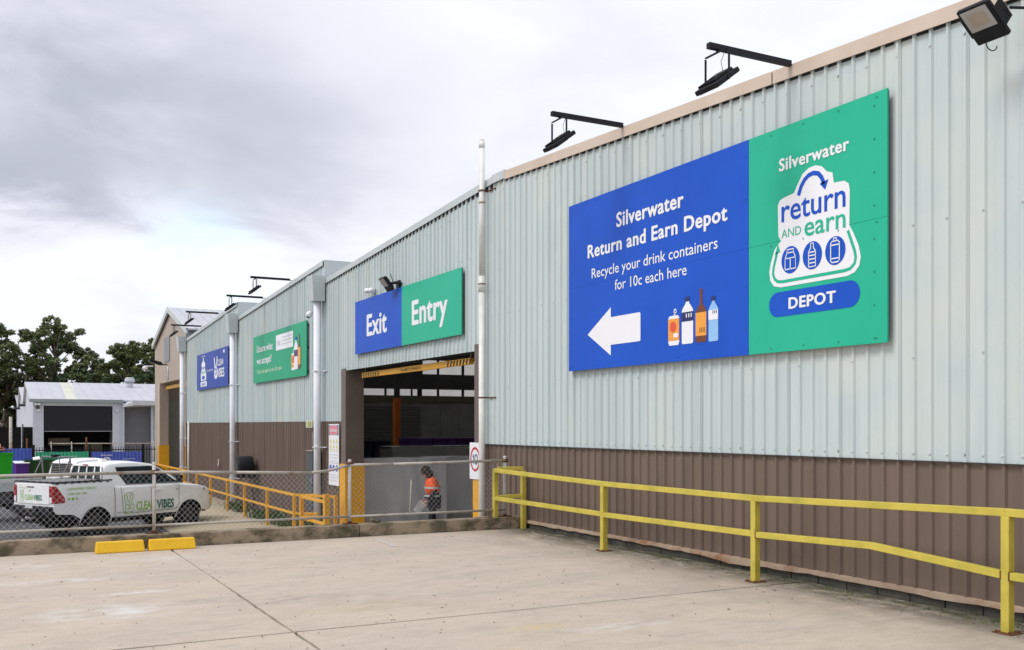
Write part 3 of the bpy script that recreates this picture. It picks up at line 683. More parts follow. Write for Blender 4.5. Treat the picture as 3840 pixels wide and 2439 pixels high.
# doorway
m2 = MB(); m2.box(GX - .05, GX + .38, 53.26, 53.4, -1.35, 3.8); GB('door_jamb', m2, TAN)
m2 = MB(); m2.box(GX - .07, GX - .03, 53.27, 53.52, -1.35, 3.85); GB('door_trim', m2, TRIM)
m2 = MB(); m2.box(GX - .09, GX + .40, 53.19, 53.255, -1.35, .67); m2.box(GX - .09, GX - .04, 53.255, 53.6, -1.35, .67); GB('jamb_guard', m2, ORANGE)
m2 = MB(); m2.box(GX - .07, GX + .3, 46.1, 46.36, -1.35, .75); GB('jamb_guard', m2, ORANGE)
m2 = MB(); m2.box(GX + .20, GX + .26, 46.35, 53.0, 3.50, 3.66); GB('clearance_bar', m2, ORANGE)
m2 = MB(); m2.box(GX + .0, GX + .5, 46.3, 53.3, 3.8, 3.84); GB('door_header', m2, TAN)
m2 = MB(); m2.box(12.5, 12.6, 45.95, 55.0, -1.35, 2.9); GB('inner_wall', m2, mat('inner_panel', (0.40, 0.39, 0.37), None, 1, .7))
for i in range(12):
    m2 = MB(); m2.box(12.44, 12.5, 46.2 + i * .75, 46.28 + i * .75, -1.35, 2.9); GB('stud', m2, INNER)
for z in (.15, .95, 2.2):
    m2 = MB(); m2.box(12.38, 12.44, 45.95, 55.0, z, z + .12); GB('girt', m2, mat('girt_grey', (0.3, 0.29, 0.27), None, 1, .7))
m2 = MB(); m2.box(GX + .42, 12.5, 54.95, 55.05, -1.35, 3.0); GB('inner_wall', m2, MATS['inner_panel'])
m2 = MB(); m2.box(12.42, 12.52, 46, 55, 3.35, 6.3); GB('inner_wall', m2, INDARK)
for yy in (47.3, 48.9, 50.5, 52.1, 53.7):
    m2 = MB(); m2.box(12.42, 12.52, yy - .07, yy + .07, 2.9, 3.36); GB('mullion', m2, BLACK)
m2 = MB(); m2.box(GX + .1, 36, 55.05, 55.15, -1.35, 5.85); GB('side_wall', m2, TAN)
m2 = MB(); m2.box(GX - .05, GX - .035, 50.3, 51.95, 4.80, 6.0); GB('vent_panel', m2, mat('panel_grey', (0.24, 0.25, 0.28), None, 1, .5))
m2 = MB(); m2.tube((GX - .05, 50.7, 4.55), (GX - .05, 50.7, 3.9), .03, 8); GB('conduit', m2, SWHITE)

# ------------------------------------------------------------------ floodlights
def lamp_mesh(c, up, nrm, w_, h_, t_, parent, boxpart=True):
    """LED floodlight: black body, pale glass, cooling fins, held by a U bracket"""
    c, up, nrm = Vector(c), Vector(up).normalized(), Vector(nrm).normalized(); side = up.cross(nrm)
    m2 = MB(); m2.obox(c, side * w_ / 2, up * h_ / 2, nrm * t_ / 2); obj('lamp_body', m2, BLACK, parent, .012)
    m2 = MB(); gc = c + up * h_ * .16 + nrm * (t_ / 2 + .003); m2.obox(gc, side * w_ * .40, up * h_ * .28, nrm * .003); g_ = obj('lamp_glass', m2, mat('lamp_glass', (0.42, 0.42, 0.43), (0.38, 0.37, 0.36), 3, .2), parent)
    m2 = MB(); m2.obox(gc + nrm * .004, side * w_ * .26, up * h_ * .17, nrm * .002); obj('led_plate', m2, mat('led_plate', (0.42, 0.36, 0.30), None, 3, .3), parent)
    m2 = MB()
    for i in range(7): m2.obox(c - nrm * (t_ / 2 + .012) + side * (i - 3) * w_ * .12, side * .004, up * h_ * .4, nrm * .014)
    m2.obox(c - nrm * (t_ / 2 + .014) - up * h_ * .28, side * w_ * .3, up * h_ * .14, nrm * .016)
    obj('cooling_fins', m2, BLACK, parent)
    return side
def arm_light(y, z, label, scl=1.0, reach=1.2):
    t = thing('sign_light', label, 'light', (GX, y, z), 0, 'floodlights on black arms above the signs')
    m2 = MB(); m2.box(-reach, -.06, -.03, .03, -.03, .03); obj('arm', m2, BLACK, t, .003)
    m2 = MB(); m2.box(-.06, .22, -.022, .022, -.035, -.005); obj('arm_bracket', m2, GTRIM, t)
    c = Vector((-reach + .12, 0, -.36)); up = Vector((-.80, 0, -.60)); nrm = Vector((.60, 0, -.80))
    lamp_mesh(c, up, nrm, .37, .36, .055, t)
    m2 = MB()
    for s_ in (-1, 1):
        m2.obox(Vector((c.x, s_ * .19, c.z + .13)), (.012, 0, 0), (0, .004, 0), (0, 0, .16))
    m2.obox(Vector((c.x, 0, -.055)), (.012, 0, 0), (0, .19, 0), (0, 0, .006))
    m2.tube((c.x, 0, -.05), (c.x, 0, -.03), .012, 6)
    obj('lamp_bracket', m2, BLACK, t)
    m2 = MB(); m2.path([(c.x + .1, 0, -.03), (c.x + .07, .02, -.13), (c.x + .1, .03, -.22), (c.x + .02, .02, -.28), (c.x - .03, 0, -.32)], .004, 5); obj('cable', m2, PGREY, t)
arm_light(8.27, 5.68, 'black floodlight on an arm above the green panel of the largest sign')
arm_light(11.54, 5.87, 'black floodlight on an arm above the blue arrow panel of the largest sign')
arm_light(28.68, 5.93, 'black floodlight on an arm above the right half of the green sign')
arm_light(31.88, 5.77, 'black floodlight on an arm above the left half of the green sign')
arm_light(38.76, 5.95, 'black floodlight on an arm above the right half of the farthest blue sign', reach=1.25)
arm_light(42.21, 5.76, 'black floodlight on an arm above the left half of the farthest blue sign', reach=1.25)

t = thing('floodlight', 'large black floodlight with pale glass hung at the top right corner of the wall', 'light', (GX - .03, 5.35, 5.2))
cc = Vector((-.42, .22, -.10)); up = Vector((-.79, 0, .62)); nr = Vector((-.62, 0, -.79))
lamp_mesh(cc, up, nr, .30, .37, .05, t)
m2 = MB()
m2.path([(0, -.05, .12), (-.20, -.05, .12), (-.38, .03, .06)], .014, 6); m2.path([(0, -.05, .12), (0, -.05, .0), (-.34, .03, -.03)], .012, 6)
m2.obox(cc + Vector((0, -.155, 0)) - nr * .05, up * .10, (0, .004, 0), nr * .07); m2.obox(cc + Vector((0, .155, 0)) - nr * .05, up * .10, (0, .004, 0), nr * .07)
m2.obox(cc - nr * .12, up * .02, (0, .155, 0), nr * .004); obj('lamp_bracket', m2, BLACK, t)
m2 = MB(); m2.path([tuple(cc + Vector((.13 + .07 * math.cos(a), .02, -.16 - .05 * math.sin(a)))) for a in [i * .4 for i in range(9)]], .005, 5); obj('cable', m2, BLACK, t)

t = thing('floodlight', 'black floodlight with white lens fixed above the Exit panel of the sign', 'light', (GX - .03, 20.05, 4.72))
cc = Vector((-.27, .08, .0)); lamp_mesh(cc, (-.62, 0, .78), (-.78, 0, -.62), .32, .34, .07, t)
m2 = MB(); m2.path([(0, -.12, 0), (-.12, -.1, .02), (-.22, .0, .0)], .03, 6); m2.box(-.05, 0, -.08, .08, -.08, .08); m2.path([(-.15, 0, .02), (-.2, .02, .22)], .008, 5); obj('lamp_bracket', m2, BLACK, t)
t = thing('security_sensor', 'small white twin sensor light on the wall above the Exit sign', 'sensor', (GX - .03, 21.65, 4.78))
m2 = MB(); m2.sphere((-.12, .12, .0), .07, .09, .06); obj('sensor_head', m2, SWHITE, t)
m2 = MB(); m2.sphere((-.12, -.14, -.02), .07, .08, .06); obj('sensor_head', m2, SWHITE, t)
m2 = MB(); m2.box(-.05, 0, -.06, .06, -.07, .05); m2.path([(-.04, 0, 0), (-.12, .1, 0)], .012, 5); m2.path([(-.04, 0, 0), (-.12, -.12, -.02)], .012, 5); obj('sensor_base', m2, SWHITE, t)
t = thing('floodlight', 'black floodlight on the tan gable above the far doorway', 'light', (GX - .05, 50.9, 4.75))
lamp_mesh((-.55, 0, -.02), (-.95, 0, .25), (-.25, 0, -.95), .5, .6, .12, t)
m2 = MB(); m2.path([(0, 0, -.1), (-.3, 0, -.12), (-.5, 0, 0)], .03, 6); obj('lamp_bracket', m2, BLACK, t)
t = thing('cctv_camera', 'small white dome security camera beside the nearest downpipe head', 'camera', (GX - .03, 26.1, 4.7))
m2 = MB(); m2.box(-.18, 0, -.05, .05, 0, .06); obj('camera_arm', m2, SWHITE, t)
m2 = MB(); m2.sphere((-.2, .03, -.04), .09, .09, .09); obj('camera_dome', m2, SWHITE, t)
m2 = MB(); m2.sphere((-.215, .035, -.085), .06, .06, .06); obj('camera_lens', m2, DARK, t)
t = thing('cctv_camera', 'white security camera on the far corner of the tan gabled warehouse', 'camera', (GX - .1, 55.15, 4.7))
m2 = MB(); m2.box(-.35, 0, -.05, .05, .05, .12); obj('camera_arm', m2, SWHITE, t)
m2 = MB(); m2.sphere((-.4, 0, -.02), .14, .12, .12); obj('camera_dome', m2, SWHITE, t)

# ------------------------------------------------------------------ wall signs (local x to the right, z up, y into the wall)
def sign_root(name, label, y0, z0=0.0, cat='sign', x=GX - .095):
    return thing(name, label, cat, (x, y0, z0), WALLROT)
def panel(t, x0, x1, z0, z1, m, name='sign_panel', th=.02):
    m2 = MB(); m2.box(x0, x1, 0, th, z0, z1); return obj(name, m2, m, t)
def frame(t, x0, x1, z0, z1, d=.06):
    m2 = MB()
    for a in (z0 + .1, (z0 + z1) / 2, z1 - .14): m2.box(x0 + .06, x1 - .06, .021, .021 + d * .7, a, a + .04)
    m2.box(x0 + .01, x1 - .01, .0205, .04, z0 + .01, z1 - .01)
    obj('sign_frame', m2, DARK, t)
def rivets(t, pts, m):
    m2 = MB()
    for x, z in pts: m2.tube((x, 0, z), (x, -.004, z), .011, 6)
    obj('rivets', m2, m, t)['kind'] = 'stuff'
RB = mat('rivet_blue', (0.012, 0.06, 0.36), None); RG = mat('rivet_green', (0.01, 0.24, 0.14), None)

s1 = sign_root('depot_sign', 'largest blue and green recycling depot sign with white arrow on the near wall', 13.03, 2.51)
Z0 = 2.51
def Zs(z): return z - Z0
zm = Zs(3.745)
panel(s1, .11, 4.128, 0, zm - .0008, BLUE); panel(s1, .11, 4.128, zm + .0008, 2.49, BLUE)
panel(s1, 4.132, 6.13, 0, zm - .0015, SGREEN); panel(s1, 4.132, 6.13, zm + .0015, 2.49, SGREEN); frame(s1, .11, 6.13, 0, 2.49)
rv = [(.16 + i * .66, z) for i in range(7) for z in (.05, 2.44)] + [(4.08, .3 + .5 * i) for i in range(5)] + [(.16, .3 + .5 * i) for i in range(5)]; rivets(s1, rv, RB)
rivets(s1, [(4.5 + i * .5, z) for i in range(4) for z in (.05, 2.44, 1.20)] + [(5.97, .05 + .33 * i) for i in range(8)], RG)
def T(t, s, x0, x1, z, cap_, m=SWHITE, bold=0.0, sp=1.0, y=-.004): return letter(t, s, x0, x1, z, cap_, m, y, bold, spacing=sp)
T(s1, 'Silverwater', 1.40, 2.92, Zs(4.465), .205, bold=.035, sp=1.08)
T(s1, 'Return and Earn Depot', .65, 3.76, Zs(4.14), .195, bold=.035, sp=1.08)
T(s1, 'Recycle your drink containers', .76, 3.58, Zs(3.83), .15, bold=.004)
T(s1, 'for 10c each here', 1.36, 2.98, Zs(3.59), .15, bold=.004)
flat(s1, 'arrow', [(.65, Zs(3.02)), (1.26, Zs(2.68)), (1.26, Zs(2.83)), (1.965, Zs(2.83)), (1.98, Zs(2.845)), (1.98, Zs(3.205)), (1.965, Zs(3.22)), (1.26, Zs(3.22)), (1.26, Zs(3.36))], SWHITE)
def can(t, x0, x1, z0, z1, y=-.004):
    flat(t, 'can', [(x0 + .02, z0), (x1 - .02, z0), (x1, z0 + .04), (x1, z1 - .03), (x1 - .03, z1), (x0 + .03, z1), (x0, z1 - .03), (x0, z0 + .04)], SWHITE, y)
    w_ = x1 - x0; h = z1 - z0
    flat(t, 'can_label', [(x0, z0 + .06 * h / .38), (x1, z0 + .06 * h / .38), (x1, z1 - .04 * h / .38), (x0, z1 - .04 * h / .38)], PORANGE, y - .002)
    flat(t, 'can_spot', ell(x0 + w_ * .45, z0 + h * .62, w_ * .30, h * .18), PRED, y - .004)
    flat(t, 'can_mark', [(x0 + w_ * .5, z0 + h * .26), (x0 + w_ * .9, z0 + h * .26), (x0 + w_ * .9, z0 + h * .4), (x0 + w_ * .5, z0 + h * .4)], SWHITE, y - .004)
    stroke(t, 'ring_pull', ell(x0 + w_ * .62, z1 + h * .14, w_ * .1, h * .07, 14), w_ * .07, SWHITE, y, True)
    stroke(t, 'ring_stem', [(x0 + w_ * .55, z1), (x0 + w_ * .6, z1 + h * .08)], w_ * .12, SWHITE, y)
def bottle(t, x0, x1, z0, z1, mbody, mlabel, mcap, y=-.004, beer=False, lb=(.42, .66)):
    w_ = x1 - x0; h = z1 - z0; c = (x0 + x1) / 2; nk = .16 if beer else .2; sh = .56 if beer else .70; nt = .97 if beer else .9
    L_ = [(x0 + .08 * w_, z0), (x0, z0 + .03 * h), (x0, z0 + sh * h * .6), (x0, z0 + sh * h), (x0 + .08 * w_, z0 + (sh + .06) * h), (c - nk * w_ * .8, z0 + (sh + .16) * h), (c - nk * w_ * .75, z0 + nt * h)]
    P = L_ + [(2 * c - a, b) for a, b in L_[::-1]]
    flat(t, 'bottle', P[::-1], mbody, y)
    flat(t, 'bottle_label', [(x0, z0 + lb[0] * h), (x1, z0 + lb[0] * h), (x1, z0 + lb[1] * h), (x0, z0 + lb[1] * h)], mlabel, y - .002)
    flat(t, 'bottle_cap', [(c - nk * w_, z0 + nt * h), (c + nk * w_, z0 + nt * h), (c + nk * w_, z1), (c - nk * w_, z1)], mcap, y - .001)
def marks(t, x0, x1, z0, z1, m, y):
    d = (x1 - x0) / 5; m2 = MB()
    for i in (0, 2, 4): m2.add([(x0 + i * d, y, z0), (x0 + (i + .8) * d, y, z0), (x0 + (i + .8) * d, y, z1), (x0 + i * d, y, z1)], [(0, 1, 2, 3)])
    obj('label_marks', m2, m, t)
can(s1, 2.60, 2.83, Zs(2.72), Zs(3.10))
bottle(s1, 2.88, 3.11, Zs(2.72), Zs(3.31), SWHITE, PNAVY, PNAVY, lb=(.48, .68)); marks(s1, 2.97, 3.09, Zs(3.05), Zs(3.10), SWHITE, -.008)
bottle(s1, 3.16, 3.37, Zs(2.72), Zs(3.38), PBROWN, PORANGE, PBROWN, beer=True, lb=(.12, .56)); marks(s1, 3.24, 3.34, Zs(2.84), Zs(2.90), PBROWN, -.008)
bottle(s1, 3.41, 3.59, Zs(2.715), Zs(3.26), PSKY, SWHITE, PNAVY, lb=(.48, .70)); marks(s1, 3.49, 3.57, Zs(3.05), Zs(3.09), PNAVY, -.008)
# green half: the return-and-earn badge
T(s1, 'Silverwater', 4.63, 5.65, Zs(4.515), .14, bold=.035, sp=1.08)
bl = [(4.66, 3.74), (4.62, 3.80), (4.61, 4.14), (4.64, 4.19), (4.70, 4.21), (4.86, 4.23), (4.92, 4.32), (4.99, 4.41), (5.08, 4.455), (5.18, 4.46), (5.27, 4.43), (5.34, 4.36), (5.42, 4.33), (5.44, 4.22), (5.58, 4.21), (5.64, 4.17), (5.655, 4.10),
      (5.65, 3.74), (5.70, 3.66), (5.77, 3.52), (5.80, 3.40), (5.78, 3.31), (5.72, 3.25), (5.62, 3.225), (4.66, 3.225), (4.55, 3.25), (4.49, 3.32), (4.475, 3.42), (4.50, 3.52), (4.56, 3.66)]
flat(s1, 'badge', [(a, Zs(b)) for a, b in bl[::-1]], SWHITE, -.003)
stroke(s1, 'badge_loop', [(a, Zs(b)) for a, b in [(4.60, 3.62), (4.545, 3.46), (4.535, 3.39), (4.56, 3.33), (4.61, 3.295), (4.68, 3.285), (5.58, 3.285), (5.66, 3.295), (5.72, 3.34), (5.735, 3.40), (5.72, 3.47), (5.63, 3.69)]], .035, SGREEN, -.005)
flat(s1, 'loop_tip', [(4.565, Zs(3.60)), (4.65, Zs(3.62)), (4.615, Zs(3.71))], SGREEN, -.005)
stroke(s1, 'badge_arc', [(4.93, Zs(4.19)), (4.97, Zs(4.28)), (5.02, Zs(4.34)), (5.08, Zs(4.375)), (5.15, Zs(4.385)), (5.22, Zs(4.365)), (5.27, Zs(4.31)), (5.30, Zs(4.24))], .05, BLUE, -.005)
flat(s1, 'arc_tip', [(5.24, Zs(4.25)), (5.32, Zs(4.17)), (5.365, Zs(4.275))], BLUE, -.005)
letter(s1, 'return', 4.67, 5.60, Zs(3.945), .265, BLUE, -.006, .012)
letter(s1, 'AND', 4.67, 4.97, Zs(3.765), .10, SGREEN, -.006, .0)
letter(s1, 'earn', 5.02, 5.60, Zs(3.73), .225, SGREEN, -.006, .012)
for cx_ in (4.81, 5.135, 5.46): flat(s1, 'badge_disc', ell(cx_, Zs(3.51), .14, .15), BLUE, -.006)
c_ = 4.81; z_ = Zs(3.51)
strokes(s1, 'carton_icon', [[(c_ - .08, z_ - .10), (c_ + .08, z_ - .10), (c_ + .08, z_ + .02), (c_ - .08, z_ + .02), (c_ - .08, z_ - .10)], [(c_ - .08, z_ + .02), (c_ - .05, z_ + .08), (c_ + .05, z_ + .08), (c_ + .08, z_ + .02)], [(c_ - .05, z_ + .08), (c_ - .05, z_ + .115), (c_ + .05, z_ + .115), (c_ + .05, z_ + .08)], [(c_, z_ - .10), (c_, z_ + .02)]], .013, SWHITE, -.009)
c_ = 5.135
strokes(s1, 'bottle_icon', [[(c_ - .05, z_ - .12), (c_ + .05, z_ - .12), (c_ + .05, z_ + .04), (c_ + .02, z_ + .08), (c_ + .02, z_ + .13), (c_ - .02, z_ + .13), (c_ - .02, z_ + .08), (c_ - .05, z_ + .04), (c_ - .05, z_ - .12)], [(c_ - .05, z_ - .08), (c_ + .05, z_ - .08)], [(c_ - .05, z_ - .04), (c_ + .05, z_ - .04)], [(c_ - .05, z_), (c_ + .05, z_)], [(c_ - .05, z_ + .035), (c_ + .05, z_ + .035)]], .013, SWHITE, -.009)
c_ = 5.46
strokes(s1, 'can_icon', [[(c_ - .04, z_ - .12), (c_ + .04, z_ - .12), (c_ + .06, z_ - .10), (c_ + .06, z_ + .08), (c_ + .04, z_ + .10), (c_ - .04, z_ + .10), (c_ - .06, z_ + .08), (c_ - .06, z_ - .10), (c_ - .04, z_ - .12)], [(c_ - .06, z_ - .08), (c_ + .06, z_ - .08)], [(c_ - .06, z_ + .06), (c_ + .06, z_ + .06)], [(c_ - .02, z_ + .10), (c_ - .02, z_ + .13), (c_ + .02, z_ + .13), (c_ + .02, z_ + .10)]], .013, SWHITE, -.009)
flat(s1, 'pill', rrect(4.47, 5.79, Zs(2.90), Zs(3.175), .137, 8), BLUE, -.003)
letter(s1, 'DEPOT', 4.78, 5.47, Zs(2.975), .125, SWHITE, -.006, .04, spacing=1.08)

s2 = sign_root('entry_exit_sign', 'blue Exit and green Entry sign above the open doorway', 22.8, 3.38)
panel(s2, .02, 3.028, 0, 1.245, BLUE); panel(s2, 3.032, 6.03, 0, 1.245, SGREEN); frame(s2, .02, 6.03, 0, 1.245)
letter(s2, 'Exit', .85, 2.16, .38, .50, SWHITE, -.004, .035, spacing=1.05); letter(s2, 'Entry', 3.61, 5.42, .39, .51, SWHITE, -.004, .035, spacing=1.05)
rivets(s2, [(3.1 + i * .95, z) for i in range(4) for z in (.05, 1.2)] + [(5.95, .62)], RG); rivets(s2, [(.08, .62), (.1, 1.19), (1.1, 1.19), (2.1, 1.19)], RB)

s3 = sign_root('green_sign', 'green sign reading Unsure what we accept with bottles at its right', 33.0, 3.06)
panel(s3, .01, 6.14, 0, 1.52, SGREEN2); frame(s3, .01, 6.14, 0, 1.52, .1)
T(s3, 'Unsure what', .49, 2.51, .98, .225, bold=.035, sp=1.08); T(s3, 'we accept?', .49, 2.36, .60, .225, bold=.035, sp=1.08)
T(s3, 'Check the label for the 10c mark', .52, 3.6, .29, .13, mat('print_pale_green', (0.62, 0.8, 0.6), None), .01)
flat(s3, 'mark_card', [(2.90, .89), (4.80, .89), (4.80, 1.35), (2.90, 1.35)], SWHITE)
letter(s3, '10c', 3.0, 3.45, 1.03, .16, PGREY, -.007, 0)
strokes(s3, 'card_text', [[(3.6, 1.24), (4.7, 1.24)], [(3.6, 1.14), (4.7, 1.14)], [(3.6, 1.04), (4.7, 1.04)]], .03, mat('print_pale_grey', (0.62, 0.63, 0.68), None), -.007)
can(s3, 4.64, 5.03, .21, .70); bottle(s3, 4.95, 5.32, .22, 1.14, SWHITE, PNAVY, BLUE, -.012, lb=(.40, .60)); bottle(s3, 5.30, 5.60, .22, 1.20, PBROWN, PORANGE, PBROWN, -.010, beer=True, lb=(.12, .62))

s4 = sign_root('blue_sign', 'farthest wall sign, blue, with a bottle badge and a peace hand', 43.2, 3.13)
panel(s4, .30, 6.33, 0, 1.45, BLUE2); frame(s4, .30, 6.33, 0, 1.45, .1)
flat(s4, 'bottle_badge', [(a, b) for a, b in [(1.2, .36), (2.25, .36), (2.3, .6), (2.05, .85), (2.1, 1.0), (1.95, 1.1), (1.8, 1.15), (1.78, 1.28), (1.62, 1.28), (1.6, 1.15), (1.4, 1.1), (1.3, 1.0), (1.35, .85), (1.15, .6)]], SWHITE)
letter(s4, 'Silverwater', 1.3, 2.1, 1.32, .06, SWHITE, -.004, .02)
letter(s4, 'return', 1.35, 2.1, .82, .14, BLUE, -.007, .01); letter(s4, 'earn', 1.4, 2.1, .64, .14, SGREEN, -.007, .01)
flat(s4, 'badge_disc', ell(1.72, .48, .3, .08), BLUE, -.007)
flat(s4, 'pill', rrect(1.1, 2.4, .12, .32, .09), SWHITE); letter(s4, 'DEPOT', 1.35, 2.15, .16, .1, BLUE, -.007, .02)
letter(s4, 'Operated by', 2.43, 3.67, .68, .10, SWHITE, -.004, .0)
def hand(parent, x0, z0, w_, h, m, y, wd, fill=None):
    """outline of a hand making the peace sign"""
    P = lambda a, b: (x0 + a * w_, z0 + b * h)
    outl = [P(.12, .30), P(.18, .50), P(.05, .88), P(.08, .97), P(.20, .99), P(.28, .92), P(.42, .60), P(.52, .58), P(.66, .95), P(.78, 1.0), P(.90, .95), P(.88, .85), P(.72, .56), P(.80, .48), P(.98, .44), P(.99, .34), P(.90, .26), P(.88, .12), P(.70, .02), P(.45, .0), P(.22, .06), P(.10, .18)]
    if fill: flat(parent, 'hand_fill', outl, fill, y + .001)
    stroke(parent, 'hand_outline', outl, wd, m, y, True)
    strokes(parent, 'hand_lines', [[P(.18, .50), P(.45, .42), P(.72, .40), P(.80, .48)], [P(.45, .42), P(.55, .30), P(.72, .28)], [P(.28, .20), P(.5, .26), P(.62, .20)], [P(.55, .44), P(.60, .56)]], wd, m, y)
hand(s4, 3.75, .3, .85, .92, BLUE, -.006, .05, SWHITE)
letter(s4, 'CLEAN', 4.45, 5.5, .82, .24, SWHITE, -.004, .03); letter(s4, 'VIBES', 4.45, 5.7, .38, .34, SWHITE, -.004, .03)
flat(s4, 'corner_mark', [(5.5, 1.25), (5.75, 1.25), (5.75, 1.36), (5.5, 1.36)], SWHITE)

# danger board beside the doorway
s5 = sign_root('danger_board', 'tall white danger board with red DANGER oval beside the doorway', 24.95, .16, x=GX - .06)
panel(s5, 0, .82, 0, 1.56, SWHITE, 'board', .012)
flat(s5, 'header', [(0.03, 1.28), (.79, 1.28), (.79, 1.53), (.03, 1.53)], PNAVY); flat(s5, 'danger_oval', rrect(.07, .75, 1.29, 1.52, .1), SWHITE, -.006); flat(s5, 'danger_red', rrect(.09, .73, 1.30, 1.51, .095), mat('print_pink_red', (0.8, 0.22, 0.28), None), -.008)
letter(s5, 'DANGER', .15, .67, 1.36, .085, SWHITE, -.010, .03)
for c_ in (.16, .41, .66):
    for z_ in (.95, 1.08): flat(s5, 'warning_triangle', [(c_ - .07, z_), (c_ + .07, z_), (c_, z_ + .11)], PYEL)
    strokes(s5, 'caption', [[(c_ - .08, .91), (c_ + .08, .91)], [(c_ - .07, .87), (c_ + .07, .87)]], .018, PYEL, -.004)
strokes(s5, 'text_line', [[(.08, z_), (.74, z_)] for z_ in (.78, .70)] + [[(.14, .62), (.68, .62)], [(.05, .57), (.77, .57)], [(.08, .20), (.74, .20)], [(.1, .26), (.7, .26)], [(.1, .12), (.7, .12)]], .024, mat('print_pale_grey', (0.62, 0.63, 0.68), None), -.004)
for c_ in (.16, .41, .66): flat(s5, 'mandatory_disc', ell(c_, .44, .09, .085), mat('print_mid_blue', (0.06, 0.12, 0.5), None))

# 10 km/h sign on the near jamb
s6 = sign_root('speed_sign', 'white speed limit sign with red ring and 10 on the near door jamb', 16.41, .72, x=GX - .09)
m2 = MB(); m2.prism(rrect(0, .46, 0, .66, .03), -.006, .0, 'y'); obj('sign_plate', m2, SWHITE, s6)
stroke(s6, 'red_ring', ell(.23, .36, .175, .20, 32), .04, mat('ring_red', (0.5, 0.012, 0.02), None), -.010, True)
strokes(s6, 'lettering', [[(.135, .40), (.17, .45), (.17, .27)]], .026, PNAVY, -.010); stroke(s6, 'lettering', ell(.275, .36, .052, .085, 20), .026, PNAVY, -.010, True)
# clearance bar in the doorway
cb = sign_root('clearance_bar', 'hanging yellow and black clearance bar in the doorway under the Entry sign', 22.97, 2.835, 'clearance bar', GX + .14)
m2 = MB(); m2.box(.0, 6.12, 0, .06, 0, .125); obj('bar', m2, ORANGE, cb, .006)
m2 = MB()
for i in range(7): x_ = .12 + i * .165; m2.add([(x_, -.003, .005), (x_ + .07, -.003, .005), (x_ + .045, -.003, .11), (x_ - .025, -.003, .11)], [(0, 1, 2, 3)])
for i in range(8): x_ = 5.05 + i * .145; m2.add([(x_ - .03, -.003, .005), (x_ + .035, -.003, .005), (x_ + .075, -.003, .11), (x_ + .01, -.003, .11)], [(0, 1, 2, 3)])
obj('black_stripes', m2, BLACK, cb)
letter(cb, '3.9m MAX CLEARANCE', 2.54, 3.69, .03, .06, BLACK, -.004, .01)
m2 = MB(); m2.path([(.18, .03, .11), (.18, .03, .3)], .008, 5); m2.path([(6.05, .03, .11), (6.05, .03, .3)], .008, 5); obj('chain', m2, GALV, cb)

# boxes and fittings on the brown wall
t = thing('alarm_box', 'small cream alarm box high on the brown cladding beside the nearest downpipe', 'box', (GX - .03, 26.5, 1.62), WALLROT)
m2 = MB(); m2.box(-.1, .48, -.16, 0, 0, .19); obj('box', m2, mat('cream_plastic', (0.6, 0.58, 0.45), None), t, .01)
m2 = MB(); m2.box(.12, .40, -.165, -.161, .03, .16); obj('label_plate', m2, mat('olive_plate', (0.35, 0.38, 0.12), None), t)
m2 = MB()
for a in (.15, .3): m2.tube((a, -.04, 0), (a, -.04, -.6), .014, 6)
obj('conduit', m2, GALV, t)
t = thing('electrical_cabinet', 'grey steel electrical cabinet on the wall behind the nearest downpipe', 'cabinet', (GX - .03, 26.35, -.15), WALLROT)
m2 = MB(); m2.box(0, .62, -.22, 0, -.4, 1.15); obj('cabinet_body', m2, mat('cabinet_grey', (0.075, 0.085, 0.095), None), t, .01)
m2 = MB(); m2.box(.03, .59, -.226, -.221, -.37, 1.12); obj('door', m2, MATS['cabinet_grey'], t); m2 = MB(); m2.box(-.03, .65, -.25, .0, 1.15, 1.17); obj('cabinet_top', m2, GALV, t)
m2 = MB(); m2.box(.52, .55, -.25, -.226, .3, .45); obj('handle', m2, GALV, t)
t = thing('hose_reel', 'black hose reel on the brown wall right of the middle downpipe', 'hose reel', (GX - .04, 32.9, .32), WALLROT)
m2 = MB(); m2.tube((0, -.62, 0), (0, -.12, 0), .36, 24); obj('reel_case', m2, BLACK, t, .03)
m2 = MB(); m2.tube((0, -.64, 0), (0, -.62, 0), .25, 20); obj('side_disc', m2, DARK, t)
m2 = MB(); m2.box(-.55, .1, -.5, -.2, .12, .30); m2.box(.15, .62, -.4, -.15, -.35, -.22); obj('housing', m2, BLACK, t, .04)
m2 = MB(); m2.box(-.6, -.2, -.12, 0, -.15, .1); obj('wall_bracket', m2, GALV, t)
m2 = MB(); m2.path([(.4, -.3, -.3), (.9, -.28, -.9), (1.0, -.3, -1.3)], .018, 6); obj('hose', m2, BLACK, t)
m2 = MB(); m2.box(-.04, .06, -.03, 0, -.06, .1)
t = thing('wall_tap', 'small white tap and pipe low on the far brown wall', 'tap', (GX - .03, 38.6, .15), WALLROT)
m2 = MB(); m2.tube((0, -.05, -.1), (0, -.05, .25), .03, 6); obj('pipe', m2, GALV, t); m2 = MB(); m2.tube((0, -.05, .1), (.22, -.12, -.02), .025, 6); obj('spout', m2, GALV, t)

